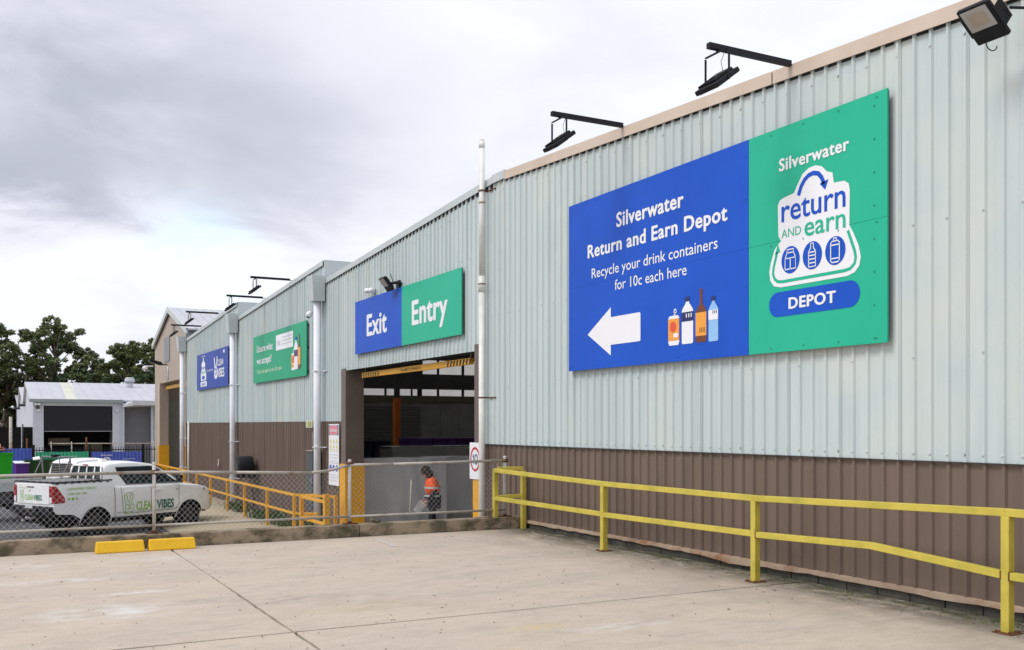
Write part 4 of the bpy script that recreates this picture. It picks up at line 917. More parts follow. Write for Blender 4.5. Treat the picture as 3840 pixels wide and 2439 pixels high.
# ------------------------------------------------------------------ yellow handrail beside the wall
hr = thing('handrail', 'yellow steel handrail on the concrete along the brown wall', 'handrail', (7.37, 8.3, 0))
HX, HY = 7.37, 8.3
def H(name, m2, m=YELLOW, b=.005):
    m2.v = [(x - HX, y - HY, z) for x, y, z in m2.v]; return obj(name, m2, m, hr, b)
s_ = .0375
tops = [(14.52, .955), (11.29, .905), (8.3, .905), (5.29, .985), (2.3, .98)]
for (y, z) in tops:
    m2 = MB(); m2.box(HX - s_, HX + s_, y - s_, y + s_, .008, z - .032); p = H('post', m2)
    m2 = MB(); m2.box(HX - .085, HX + .085, y - .085, y + .085, .0, .010); H('base_plate', m2, RUST, .002)
    m2 = MB()
    for a in (-.06, .06):
        for b in (-.06, .06): m2.tube((HX + a, y + b, .010), (HX + a, y + b, .024), .011, 6)
    H('anchor_bolts', m2, RUST, 0)
def rail(p, q, hw=.032, hh=.032, name='top_rail', m=YELLOW, fn=H):
    p, q = Vector(p), Vector(q); d = (q - p).normalized(); sd_ = d.cross(Vector((0, 0, 1))).normalized(); u = sd_.cross(d)
    m2 = MB(); m2.obox((p + q) / 2, (q - p) / 2, sd_ * hw, u * hh); return fn(name, m2, m)
for (a, za), (b, zb2) in zip(tops, tops[1:]): rail((HX, a + (.0375 if a > 14 else 0), za), (HX, b + .001, zb2))
rail((HX + .0, 14.52, .985), (7.82, 14.52, .985), .03, .002)
mids = [(14.48, .50), (11.33, .495)], [(11.25, .49), (8.34, .52)], [(8.26, .515), (6.7, .565)], [(6.7, .565), (5.33, .475)], [(5.25, .47), (2.34, .47)]
for (a, za), (b, zb2) in mids: rail((HX - .006, a, za), (HX - .006, b, zb2), .030, .032, 'mid_rail')
m2 = MB(); m2.box(7.79 - s_, 7.79 + s_, 14.30, 14.375, .0, .95); H('post', m2)
rail((HX, 14.45, .985), (7.80, 14.36, .985), .032, .03); rail((HX, 14.45, .52), (7.78, 14.36, .54), .03, .03, 'mid_rail')
for y_, z_ in ((8.262, .515), (5.328, .475), (5.252, .47)):
    m2 = MB(); m2.box(HX - .040, HX + .028, y_ - .006, y_ + .006, z_ - .036, z_ + .036); H('rusty_weld', m2, RUST, 0)

# ------------------------------------------------------------------ orange-yellow rails on the lower level
ol = thing('guard_rail', 'long orange yellow guard rail along the building on the lower driveway', 'guard rail', (7.1, 30, -1.15))
def Q(root):
    def f(name, m2, m=ORANGE, b=.004):
        m2.v = [(x - root.location[0], y - root.location[1], z - root.location[2]) for x, y, z in m2.v]; return obj(name, m2, m, root, b)
    return f
ofn = Q(ol)
ps = [48.5, 44.2, 41.6, 39.0, 36.5, 34.0, 31.4, 29.6 - .6, 27.0 + .1, 25.47]
ps = [48.5, 44.8, 41.9, 39.0, 36.4, 33.6, 31.1, 28.3, 25.5]
for y in ps:
    m2 = MB(); m2.box(7.05, 7.13, y - .04, y + .04, -1.15, -.16); ofn('post', m2)
rail((7.09, 49.5, -.14), (7.09, 25.46, -.12), .032, .032, 'top_rail', ORANGE, ofn); rail((7.09, 49.5, -.62), (7.09, 25.5, -.60), .028, .028, 'mid_rail', ORANGE, ofn)
rail((7.09, 25.48, -.12), (7.62, 25.12, -.12), .03, .032, 'top_rail', ORANGE, ofn); rail((7.09, 25.48, -.6), (7.62, 25.12, -.6), .028, .028, 'mid_rail', ORANGE, ofn)
og = thing('barrier_frame', 'short orange yellow barrier frame with a thick post beside the doorway', 'barrier', (7.0, 23.4, -1.15)); gfn = Q(og)
for x, y, z, h in ((7.0, 24.5, -.08, .05), (7.0, 22.45, .09, .065), (7.62, 23.7, -.04, .04)):
    m2 = MB(); m2.box(x - h, x + h, y - h, y + h, -1.15, z); gfn('post', m2)
for z in (-.1, -.62):
    rail((7.0, 24.45, z), (7.0, 22.5, z), .03, .035, 'rail', ORANGE, gfn); rail((7.05, 24.4, z + .03), (7.60, 23.72, z + .03), .03, .03, 'rail', ORANGE, gfn)

# ------------------------------------------------------------------ chain-link fence on the kerb
cf = thing('wire_fence', 'rusty galvanised pipe fence with chain link mesh on the kerb', 'fence', (2.07, 14.55, .19)); FO = cf.location
def Fn(name, m2, m, b=0): 
    m2.v = [(x - FO[0], y - FO[1], z - FO[2]) for x, y, z in m2.v]; return obj(name, m2, m, cf, b)
FY = 14.55
posts = [(-6.2, 1.10), (-3.4, 1.10), (-.7, 1.08), (2.07, 1.16), (4.9, 1.155), (7.56, 1.17)]
for x, z in posts:
    m2 = MB(); m2.tube((x, FY, .19), (x, FY, z), .0255, 12); m2.sphere((x, FY, z), .03, .03, .022); p = Fn('post', m2, GALV2)
    m2 = MB(); m2.box(x - .11, x + .11, FY - .05, FY + .05, .192, .204); m2.tube((x, FY, .2), (x, FY, .235), .033, 10); Fn('base_plate', m2, RUST)
    zz = {2.07: 1.045, 4.9: 1.105, 7.56: 1.115}.get(x, 1.03)
    m2 = MB(); m2.tube((x - .05, FY - .002, zz), (x + .05, FY - .002, zz), .030, 10); m2.tube((x, FY, zz - .03), (x, FY, zz + .03), .031, 10); Fn('rail_fitting', m2, RUST)
railz = [(-6.2, 1.03), (-.7, 1.03), (2.07, 1.045), (3.2, 1.015), (4.3, .985), (4.55, 1.01), (4.9, 1.09), (5.6, 1.09), (7.56, 1.115)]
for (a, za), (b, zb2) in zip(railz, railz[1:]):
    m2 = MB(); m2.tube((a, FY - .012, za), (b, FY - .012, zb2), .0215, 12); m2.sphere((b, FY - .012, zb2), .0215, .0215, .0215); Fn('top_rail', m2, GALV)
for a, b in ((-6.2, -.7), (-.7, 2.07), (2.07, 4.9), (4.9, 7.56)):
    m2 = MB(); m2.tube((a, FY - .012, .305), (b, FY - .012, .305), .018, 10); Fn('bottom_rail', m2, GALV)
def topz(x):
    for (a, za), (b, zb2) in zip(railz, railz[1:]):
        if a <= x <= b: return za + (zb2 - za) * (x - a) / (b - a)
    return 1.03
m2 = MB(); rr = random.Random(11)
def mesh_span(xa, xb, pit, zlow):
    # two families of zig-zag wires; each wire sags a little, as in an old fence
    n_ = int((xb - xa) / pit) + 14
    for fam in (1, -1):
        for i in range(-14, n_ + 14):
            xs0 = xa + i * pit; pts = []
            for j in range(0, 26):
                z = zlow + j * .036; x = xs0 + fam * (z - zlow) * .93
                sag = .018 * math.sin((x - xa) * 2.1 + 1.0) * (1 if (x > 5.0) else .4)
                zz = z + sag
                if x < xa or x > xb or zz > topz(x) + .0: continue
                pts.append((x, FY - .012 + .003 * fam * (1 if j % 2 else -1), zz))
            for p, q in zip(pts, pts[1:]):
                if q[2] - p[2] < .06: m2.tube(p, q, .0013, 3, cap=False)
mesh_span(-4.0, 2.05, .078, .20); mesh_span(2.09, 4.88, .078, .30 if False else .21); mesh_span(4.92, 7.54, .078, .29)
o = Fn('chain_mesh', m2, WIRE); o['kind'] = 'stuff'
m2 = MB(); m2.tube((5.87, FY - .02, .31), (5.90, FY - .02, .83), .009, 6); Fn('rope', m2, mat('pale_rope', (0.55, 0.5, 0.42), None))
m2 = MB(); m2.sphere((5.24, 14.53, .235), .05, .04, .035, 8, 6); m2.sphere((5.33, 14.53, .22), .07, .04, .03, 8, 6); Fn('mortar_lump', m2, KERBM)

# ------------------------------------------------------------------ vehicles
def interp(tab, x):
    if x <= tab[0][0]: return tab[0][1]
    for (a, va), (b, vb) in zip(tab, tab[1:]):
        if x <= b: return va + (vb - va) * (x - a) / (b - a)
    return tab[-1][1]
WBX = (1.22, 4.32)          # axle positions measured from the tail
def halfw(x): return interp([(0, .875), (.25, .895), (4.6, .895), (5.05, .84), (5.25, .72), (5.33, .58)], x)
def sidey(x, z):
    w_ = halfw(x); y = w_
    if z > .95: y -= .055 * ((z - .95) / .5) ** 2
    if z < .65: y -= .05 * ((.65 - z) / .2) ** 2
    y += .006 * math.exp(-((z - 1.12) / .03) ** 2)
    for cx_ in WBX:
        r = math.hypot(x - cx_, z - .42)
        if .40 < r < .62: y += .022 * math.cos((r - .49) / .13 * 1.5) if abs(r - .49) < .13 else 0
    return y
def cab_y(z, x=3.0): return .80 - max(0, z - 1.30) * .27
def lower_z(x):
    z = interp([(0, .78), (.05, .70), (.55, .66), (.8, .50), (4.9, .50), (5.05, .46), (5.33, .50)], x)
    for cx_ in WBX:
        d = x - cx_
        if abs(d) < .49: z = max(z, .40 + math.sqrt(max(0, .44 ** 2 - (d * .92) ** 2)))
    return z
def body_shell(x0, x1, topf, root, m, name='body'):
    xs = sorted(set([round(x0 + (x1 - x0) * i / 70, 4) for i in range(71)] + [c + s * .49 for c in WBX for s in (-1, 1) if x0 < c + s * .49 < x1] + [c + s * .4899 for c in WBX for s in (-1, 1) if x0 < c + s * .49 < x1]))
    rows = []
    for x in xs:
        zb_, zt = lower_z(x), topf(x)
        R_ = []
        for k in range(9):
            z = zb_ + (zt - .05 - zb_) * k / 8; R_.append((x, sidey(x, z), z))
        ye = sidey(x, zt - .05); R_ += [(x, ye - .012, zt - .018), (x, ye - .05, zt), (x, ye * .55, zt + .02), (x, 0, zt + .028)]
        full = [(a, -b, c) for a, b, c in R_] + [(a, b, c) for a, b, c in R_[:-1][::-1]]
        rows.append(full)
    m2 = MB(); k = len(rows[0]); vs = [p for r in rows for p in r]
    fs = [(i * k + j, (i + 1) * k + j, (i + 1) * k + j + 1, i * k + j + 1) for i in range(len(rows) - 1) for j in range(k - 1)]
    m2.add(vs, fs, True)
    m2.add(rows[0], [tuple(range(k))]); m2.add(rows[-1], [tuple(range(k))[::-1]])
    return obj(name, m2, m, root)
def side_panel(root, name, pts, m, off, cab=False, sides=(-1, 1), n=1):
    for s_ in sides:
        m2 = MB(); P = []
        k = len(pts)
        for i in range(k):
            a, b = pts[i], pts[(i + 1) % k]; q = max(1, int(math.hypot(a[0] - b[0], a[1] - b[1]) / .12))
            for j in range(q): P.append((a[0] + (b[0] - a[0]) * j / q, a[1] + (b[1] - a[1]) * j / q))
        V = [(x, s_ * ((cab_y(z) if cab else sidey(x, z)) + off), z) for x, z in P]
        cx_ = sum(p[0] for p in P) / len(P); cz = sum(p[1] for p in P) / len(P)
        V.append((cx_, s_ * ((cab_y(cz) if cab else sidey(cx_, cz)) + off), cz)); q = len(P)
        m2.add(V, [(i, (i + 1) % q, q) if s_ < 0 else ((i + 1) % q, i, q) for i in range(q)]); o_ = obj(name, m2, m, root)
    return o_
def seam(root, name, pts, wd, off=.004, cab=False):       # dark panel gaps on the sides
    for s_ in (-1, 1):
        m2 = MB(); P = []
        for a, b in zip(pts, pts[1:]):
            q = max(1, int(math.hypot(a[0] - b[0], a[1] - b[1]) / .08))
            for j in range(q): P.append((a[0] + (b[0] - a[0]) * j / q, a[1] + (b[1] - a[1]) * j / q))
        P.append(pts[-1]); r = ring_pts(P, wd); vs = []
        for a, b in r:
            for c in (a, b): vs.append((c[0], s_ * ((cab_y(c[1]) if cab else sidey(c[0], c[1])) + off), c[1]))
        m2.add(vs, [(2 * i, 2 * i + 1, 2 * i + 3, 2 * i + 2) for i in range(len(r) - 1)]); obj(name, m2, BLACK, root)
def side_text(root, body, x0, x1, z0, cap_, m, bold=0.0, side=-1):
    me = text_data(body, bold); xs = [v.co.x for v in me.vertices]; a, b = min(xs), max(xs)
    for v in me.vertices:
        x = x0 + (v.co.x - a) * (x1 - x0) / (b - a); z = z0 + v.co.y * cap_ / .729
        v.co = Vector((x, side * (sidey(x, z) + .009), z))
    return link('lettering', me, m, root)
def wrap_side(o, off):       # press a flat print onto the body side
    for v in o.data.vertices: v.co.y = -(sidey(v.co.x, v.co.z) + off)
def cab_shell(root, m, xr, roofz=1.98):
    # stations from the rear of the cab to the foot of the windscreen: roof height along the cab
    prof = [(xr, 1.30), (xr + .03, 1.45), (xr + .10, 1.80), (xr + .17, roofz - .06), (xr + .30, roofz - .02), (xr + .7, roofz), (xr + 1.1, roofz), (xr + 1.35, roofz - .03), (3.20, roofz - .08), (3.35, roofz - .15), (3.65, 1.66), (3.95, 1.46), (4.2, 1.31)]
    rows = []
    for x, zt in prof:
        R_ = []
        for k in range(5):
            z = 1.28 + (zt - .05 - 1.28) * k / 4; z = max(z, 1.28); R_.append((x, cab_y(z), z))
        ye = cab_y(zt - .05); R_ += [(x, ye - .03, zt - .012), (x, ye - .10, zt + .003), (x, ye * .45, zt + .018), (x, 0, zt + .02)]
        rows.append([(a, -b, c) for a, b, c in R_] + [(a, b, c) for a, b, c in R_[:-1][::-1]])
    m2 = MB(); k = len(rows[0]); vs = [p for r in rows for p in r]
    m2.add(vs, [(i * k + j, (i + 1) * k + j, (i + 1) * k + j + 1, i * k + j + 1) for i in range(len(rows) - 1) for j in range(k - 1)], True)
    m2.add(rows[0], [tuple(range(k))])
    return obj('cab', m2, m, root)
def wheel(root, x, s_, r=.40):
    y = s_ * .74
    m2 = MB(); prof = [(-.13, r - .05), (-.12, r - .015), (-.08, r), (.08, r), (.12, r - .015), (.13, r - .05), (.10, .24), (-.10, .24)]; n_ = 32; vs = []
    for i in range(n_):
        a = 2 * math.pi * i / n_
        for p, q in prof: vs.append((q * math.cos(a), p, q * math.sin(a)))
    k = len(prof); m2.add(vs, [(i * k + j, ((i + 1) % n_) * k + j, ((i + 1) % n_) * k + (j + 1) % k, i * k + (j + 1) % k) for i in range(n_) for j in range(k)], True)
    for i in range(40):
        a = 2 * math.pi * i / 40; c_, d_ = math.cos(a), math.sin(a)
        m2.obox((c_ * r, 0, d_ * r), (-d_ * .016, 0, c_ * .016), (0, .11, 0), (c_ * .006, 0, d_ * .006))
    w_ = bpy.data.objects.new('wheel', None); COL.objects.link(w_); w_.parent = root; w_.location = (x, y, r); w_.empty_display_size = .1
    obj('tyre', m2, TYRE, w_)
    m2 = MB(); m2.tube((0, s_ * .02, 0), (0, s_ * .06, 0), .235, 24)
    for i in range(6):
        a = math.pi / 3 * i; c_, d_ = math.cos(a), math.sin(a)
        m2.obox((c_ * .13, s_ * .085, d_ * .13), (c_ * .10, 0, d_ * .10), (-d_ * .028, 0, c_ * .028), (0, .02, 0))
    m2.tube((0, s_ * .06, 0), (0, s_ * .115, 0), .065, 16); obj('rim', m2, mat('dark_alloy', (0.02, 0.02, 0.022), (0.04, 0.04, 0.04), 5, .4), w_)
def underbody(root, x0, x1):
    m2 = MB(); m2.box(x0, x1, -.66, .66, .42, 1.0); m2.box(x0 + .3, x1 - .3, -.45, .45, .32, .42); obj('chassis', m2, TYRE, root)
    m2 = MB()
    for c in WBX:
        m2.tube((c, -.7, .4), (c, .7, .4), .05, 8)
    obj('axle', m2, TYRE, root)
PHI = math.radians(30.1)
def ute_top(x): return interp([(0, 1.49), (1.78, 1.49), (1.80, 1.33), (3.9, 1.31), (4.25, 1.29), (4.7, 1.24), (5.05, 1.15), (5.2, 1.04), (5.28, .92), (5.33, .74)], x)
u1 = thing('pickup_truck', 'white pickup truck with peace hand logo and covered tray parked behind the fence', 'pickup truck', (1.13, 29.42, -1.37), PHI)
u1.scale = (1.02, 1.02, 1.02)
body_shell(0.0, 5.33, ute_top, u1, CARW)
cab_shell(u1, CARW, 1.50)
underbody(u1, .15, 5.1)
for c in WBX:
    for s_ in (-1, 1): wheel(u1, c, s_)
# arch flares in black
for c in WBX:
    for s_ in (-1, 1):
        m2 = MB()
        P = [(c + .47 * math.cos(math.radians(a)) , .40 + .45 * math.sin(math.radians(a))) for a in range(-8, 189, 14)]; r = ring_pts(P, .035); vs = []
        for a, b in r:
            for q in (a, b): vs.append((q[0], s_ * (sidey(q[0], q[1]) + .012), q[1]))
        m2.add(vs, [(2 * i, 2 * i + 1, 2 * i + 3, 2 * i + 2) for i in range(len(r) - 1)])
        obj('arch_trim', m2, CARW, u1)
# side glass
side_panel(u1, 'side_window', [(2.22, 1.385), (3.02, 1.375), (3.02, 1.83), (1.98, 1.83), (2.0, 1.70)], GLASS, .006, True)
side_panel(u1, 'side_window', [(3.06, 1.375), (3.90, 1.365), (3.86, 1.42), (3.34, 1.76), (3.18, 1.82), (3.06, 1.83)], GLASS, .006, True)
seam(u1, 'window_seal', [(2.22, 1.37), (3.92, 1.35)], .02, .008, True)
seam(u1, 'window_seal', [(3.92, 1.36), (3.36, 1.77), (3.16, 1.84), (1.97, 1.845)], .018, .008, True)
seam(u1, 'window_seal', [(3.04, 1.36), (3.04, 1.84)], .04, .008, True)
# door gaps
seam(u1, 'door_gap', [(2.0, 1.30), (2.02, 1.1), (2.06, .62), (2.12, .58), (2.95, .58)], .012); seam(u1, 'door_gap', [(2.98, 1.30), (2.98, .58), (3.78, .58), (3.92, .75), (3.95, 1.28)], .012)
seam(u1, 'tray_gap', [(1.795, 1.30), (1.80, .52)], .02)
seam(u1, 'sill_line', [(1.85, .62), (3.9, .62)], .008)
for x in (2.15, 3.10):
    for s_ in (-1, 1): m2 = MB(); m2.obox((x + .1, s_ * (sidey(x, 1.17) + .02), 1.17), (.11, 0, 0), (0, .016, 0), (0, 0, .018)); obj('door_handle', m2, CARW, u1, .006)
# windscreen
m2 = MB(); P = [(3.36, -.60, 1.845), (3.36, .60, 1.845), (4.12, .70, 1.375), (4.12, -.70, 1.375)]; m2.add([(a + .012, b, c + .018) for a, b, c in P], [(0, 1, 2, 3)]); obj('windscreen', m2, GLASS, u1)
# rear window behind three white bars
m2 = MB(); m2.add([(1.518, -.69, 1.50), (1.518, .69, 1.50), (1.585, .60, 1.87), (1.585, -.60, 1.87), (1.56, -.69, 1.50), (1.56, .69, 1.50), (1.62, .60, 1.87), (1.62, -.60, 1.87)], [(0, 1, 2, 3), (0, 4, 5, 1), (3, 2, 6, 7), (0, 3, 7, 4), (1, 5, 6, 2)]); obj('rear_window', m2, GLASS, u1)
for y in (-.36, -.02, .33): m2 = MB(); m2.obox((1.535, y, 1.685), (0, .020, 0), (.035, 0, .21), (.012, 0, 0)); obj('window_bar', m2, CARW, u1)
m2 = MB(); m2.path([(1.49, -.71, 1.49), (1.56, -.62, 1.89), (1.56, .62, 1.89), (1.49, .71, 1.49), (1.49, -.71, 1.49)], .024, 8); obj('window_frame', m2, CARW, u1)
m2 = MB(); m2.box(1.95, 2.15, -.08, .08, 1.985, 2.035); obj('roof_beacon', m2, CARW, u1, .02)
m2 = MB(); m2.box(1.50, 1.53, -.10, .10, 1.90, 1.93); obj('brake_light', m2, RED, u1)
# tonneau with black rim and toggles
m2 = MB(); m2.add([(.02, -.80, 1.525), (1.46, -.80, 1.525), (1.46, .80, 1.525), (.02, .80, 1.525), (.02, 0, 1.545), (1.46, 0, 1.545)], [(0, 1, 5, 4), (4, 5, 2, 3)]); obj('tonneau_cover', m2, mat('tonneau_grey', (0.20, 0.20, 0.215), (0.16, 0.16, 0.17), 3, .7), u1)
m2 = MB(); m2.box(-.005, 1.76, -.845, -.785, 1.50, 1.535); m2.box(-.005, 1.76, .785, .845, 1.50, 1.535); m2.box(-.02, .04, -.84, .84, 1.50, 1.54); m2.box(1.44, 1.5, -.8, .8, 1.5, 1.54)
obj('tonneau_rim', m2, BLACK, u1, .01)
m2 = MB()
for i in range(8): m2.box(.1 + i * .21, .17 + i * .21, -.852, -.83, 1.475, 1.515)
obj('rim_hook', m2, BLACK, u1)
# tailgate, lamps, bumper
m2 = MB(); m2.box(-.022, -.002, -.70, .70, .95, 1.47); obj('tailgate', m2, CARW, u1, .015)
m2 = MB(); m2.box(-.034, -.02, -.05, .24, 1.375, 1.40); obj('tailgate_handle', m2, BLACK, u1); m2 = MB(); m2.tube((-.026, .13, 1.29), (-.02, .13, 1.29), .03, 12); obj('badge', m2, GALV, u1)
for s_ in (-1, 1):
    m2 = MB(); z0, z1 = .98, 1.43
    yy = s_ * .885
    m2.add([(-.025, s_ * .72, z0), (-.025, s_ * .72, z1), (-.02, s_ * .83, z1), (.0, s_ * .878, z1 - .01), (.0, s_ * .888, z0), (.30, s_ * (sidey(.3, z0) + .012), z0 + .01), (.30, s_ * (sidey(.3, 1.08) + .012), 1.10), (.10, s_ * (sidey(.1, 1.4) + .014), z1 - .02), (-.02, s_ * .84, z0)],
           [(0, 1, 2, 8), (8, 2, 3, 4), (4, 3, 7, 6), (4, 6, 5)]); obj('tail_light', m2, RED, u1)
    m2 = MB(); m2.add([(-.029, s_ * .73, z0 + .01), (-.029, s_ * .73, z0 + .16), (-.024, s_ * .82, z0 + .16), (-.024, s_ * .82, z0 + .01)], [(0, 1, 2, 3)]); obj('reverse_lens', m2, SWHITE, u1)
m2 = MB(); m2.box(-.10, .12, -.86, .86, .70, .90); m2.box(-.16, .0, -.35, .35, .66, .84); m2.box(.0, .5, -.8, .8, .62, .72); obj('rear_bumper', m2, BLACK, u1, .03)
m2 = MB(); m2.box(-.112, -.104, -.12, .20, .84, .93); obj('number_plate', m2, mat('plate_white', (0.6, 0.62, 0.66), None), u1)
m2 = MB(); m2.tube((-.2, .0, .58), (.3, .0, .58), .03, 8); m2.sphere((-.2, 0, .60), .035, .035, .035); m2.box(-.22, -.18, .12, .2, .5, .56); obj('tow_bar', m2, GALV, u1)
for s_ in (-1, 1):
    m2 = MB(); m2.obox((3.86, s_ * 1.0, 1.46), (.05, 0, 0), (0, .09, 0), (0, 0, .11)); m2.tube((3.86, s_ * .80, 1.40), (3.86, s_ * .95, 1.42), .025, 8); obj('wing_mirror', m2, BLACK, u1, .025)
    m2 = MB(); m2.add([(4.84, s_ * (sidey(4.84, 1.12) + .01), 1.16), (4.84, s_ * (sidey(4.84, 1.08) + .012), 1.10), (5.10, s_ * (sidey(5.1, .95) + .012), .92), (5.22, s_ * (sidey(5.22, .95) + .02), .93), (5.18, s_ * (sidey(5.18, 1.0) + .015), 1.02)], [(0, 1, 2, 3, 4)]); obj('headlight', m2, mat('headlight', (0.06, 0.065, 0.075), (0.25, 0.26, 0.28), 14, .08, spec=.8), u1)
m2 = MB(); m2.box(5.18, 5.35, -.6, .6, .55, .95); obj('grille', m2, BLACK, u1, .03)
for s_ in (-1, 1): m2 = MB(); m2.box(1.85, 3.85, s_ * .80 - .05, s_ * .80 + .05, .42, .49); obj('side_step', m2, BLACK, u1, .02)
# livery
side_text(u1, 'CLEAN', 2.475, 3.12, .655, .24, PLIME, .02); side_text(u1, 'VIBES', 3.15, 3.75, .655, .24, PTEAL, .04)
n0 = len(COL.objects)
hand(u1, 2.075, .575, .33, .53, PLIME, 0, .020)
for o in list(COL.objects)[n0:]: wrap_side(o, .009)
side_text(u1, 'CLEANVIBES.COM.AU', .38, 1.24, 1.31, .06, PLIME, .01); side_text(u1, '1300 253 264', .38, .95, 1.18, .06, PLIME, .01)
n0 = len(COL.objects)
for a in (.39, .50, .61): flat(u1, 'social_icon', [(a, 1.05), (a + .06, 1.05), (a + .06, 1.11), (a, 1.11)], PLIME)
strokes(u1, 'tag_line', [[(2.5, .61), (3.70, .61)]], .016, mat('print_pale_lime', (0.62, 0.72, 0.5), None), 0)
flat(u1, 'side_badge', [(3.82, 1.14), (3.93, 1.14), (3.93, 1.165), (3.82, 1.165)], PGREY)
for o in list(COL.objects)[n0:]: wrap_side(o, .009)
def rear_text(body, y0, y1, z0, cap_, m, bold=0):
    me = text_data(body, bold); xs = [v.co.x for v in me.vertices]; a, b = min(xs), max(xs)
    for v in me.vertices:      # seen from behind, right is -y
        v.co = Vector((-.026, y0 + (v.co.x - a) * (y1 - y0) / (b - a), z0 + v.co.y * cap_ / .729))
    return link('lettering', me, m, u1)
rear_text('CLEAN', .34, -.02, 1.05, .14, PLIME, .02); rear_text('VIBES', -.04, -.40, 1.05, .14, PTEAL, .03)
n0 = len(COL.objects); hand(u1, 0, 1.0, .2, .3, PLIME, 0, .014)
for o in list(COL.objects)[n0:]:
    for v in o.data.vertices: v.co = Vector((-.026, .58 - v.co.x, v.co.z))
rear_text('CLEANVIBES.COM.AU', .62, .22, 1.34, .03, PLIME)

# second ute with a flat tray and ladder rack, parked beyond
PH2 = math.radians(29)
u2 = thing('tray_ute', 'white tray back ute with grey headboard frame parked beyond the pickup', 'ute', (.45, 35.6, -1.35), PH2)
def t2(x): return interp([(1.9, 1.30), (3.9, 1.28), (4.7, 1.2), (5.05, 1.1), (5.2, 1.0), (5.33, .74)], x)
body_shell(2.05, 5.33, t2, u2, CARW); cab_shell(u2, CARW, 2.05, 1.90)
underbody(u2, .1, 5.1)
for c in WBX:
    for s_ in (-1, 1): wheel(u2, c, s_, .37)
side_panel(u2, 'side_window', [(2.5, 1.37), (3.90, 1.36), (3.34, 1.72), (2.4, 1.76)], GLASS, .006, True)
m2 = MB(); m2.obox((2.075, 0, 1.56), (0, .60, 0), (.026, 0, .19), (.008, 0, -.002)); obj('rear_window', m2, GLASS, u2, .02)
m2 = MB()
for i in range(7): m2.box(2.02, 2.035, -.62, .62, 1.42 + i * .055, 1.43 + i * .055)
obj('window_grille', m2, GALV, u2)
m2 = MB(); m2.box(-.9, 1.95, -.93, .93, 1.02, 1.10); obj('tray_floor', m2, GALV, u2)
for nme, a, b, c, d in (('tray_side', -.9, 1.95, -.95, -.92), ('tray_side', -.9, 1.95, .92, .95), ('tray_gate', -.93, -.9, -.95, .95)):
    m2 = MB(); m2.box(a, b, c, d, .98, 1.27); obj(nme, m2, mat('tray_pale', (0.5, 0.52, 0.52), None, 2, .4), u2)
m2 = MB(); m2.path([(1.92, -.80, 1.1), (1.85, -.80, 1.98), (1.85, .80, 1.98), (1.92, .80, 1.1)], .028, 8); m2.path([(1.9, -.2, 1.1), (1.86, -.2, 1.95)], .016, 6); m2.path([(1.45, .8, 1.1), (1.85, .8, 1.9)], .02, 6); m2.path([(1.45, -.8, 1.1), (1.85, -.8, 1.9)], .02, 6); obj('headboard_frame', m2, mat('frame_grey', (0.20, 0.19, 0.21), None), u2)
m2 = MB(); m2.box(1.75, 1.95, -.1, .12, 1.98, 2.06); m2.box(1.8, 1.9, -.2, .22, 2.03, 2.06); obj('work_lamp', m2, BLACK, u2, .01)
m2 = MB(); m2.box(-.8, -.2, -.9, -.5, .6, .98); m2.box(.2, .8, -.92, -.5, .55, .98); obj('tool_box', m2, DARK, u2)
m2 = MB(); m2.box(-.96, -.93, -.9, -.72, .82, .95); m2.box(-.96, -.93, .72, .9, .82, .95); obj('tail_light', m2, RED, u2)

# ------------------------------------------------------------------ bins
def bin_(name, label, x, y, w_, d_, h, mb_, ml, rz=0, lid=True, group=None, z=-1.35):
    t = thing(name, label, 'bin', (x, y, z), rz)
    m2 = MB(); a, b = w_ / 2, d_ / 2; k = .82
    m2.add([(-a * k, -b * k, .08), (a * k, -b * k, .08), (a * k, b * k, .08), (-a * k, b * k, .08), (-a, -b, h), (a, -b, h), (a, b, h), (-a, b, h), (-a * .93, -b * .93, h), (a * .93, -b * .93, h), (a * .93, b * .93, h), (-a * .93, b * .93, h), (-a * .8, -b * .8, .15), (a * .8, -b * .8, .15), (a * .8, b * .8, .15), (-a * .8, b * .8, .15)],
           [(0, 3, 2, 1), (0, 1, 5, 4), (1, 2, 6, 5), (2, 3, 7, 6), (3, 0, 4, 7), (4, 5, 9, 8), (5, 6, 10, 9), (6, 7, 11, 10), (7, 4, 8, 11), (8, 9, 13, 12), (9, 10, 14, 13), (10, 11, 15, 14), (11, 8, 12, 15), (12, 13, 14, 15)])
    obj('bin_body', m2, mb_, t)
    m2 = MB(); m2.box(-a * 1.06, a * 1.06, -b * 1.06, -b * .97, h - .06, h + .01); m2.box(-a * 1.06, a * 1.06, b * .97, b * 1.06, h - .06, h + .01); m2.box(-a * 1.06, -a * .97, -b, b, h - .06, h + .01); m2.box(a * .97, a * 1.06, -b, b, h - .06, h + .01); obj('rim', m2, mb_, t)
    if lid:
        m2 = MB(); m2.add([(-a * 1.08, -b * 1.1, h + .02), (a * 1.08, -b * 1.1, h + .02), (a * 1.08, b * 1.08, h + .09), (-a * 1.08, b * 1.08, h + .09), (-a * 1.08, -b * 1.1, h - .03), (a * 1.08, -b * 1.1, h - .03), (a * 1.08, b * 1.08, h + .02), (-a * 1.08, b * 1.08, h + .02)],
           [(0, 1, 2, 3), (7, 6, 5, 4), (0, 4, 5, 1), (1, 5, 6, 2), (2, 6, 7, 3), (3, 7, 4, 0)]); obj('lid', m2, ml, t, .02)
    m2 = MB()
    for s_ in (-1, 1):
        for q in ((-1, 1) if w_ > .7 else (1,)): m2.tube((s_ * a * .75, q * b * .75 - .03, .09), (s_ * a * .75, q * b * .75 + .03, .09), .09, 10)
    obj('wheel', m2, TYRE, t)
    return t
def at_depth(xv, d): u = (xv - 1203.5) / 2340 * d; C_, S_ = math.cos(YAW), math.sin(YAW); return (u * C_ + d * S_, -u * S_ + d * C_)
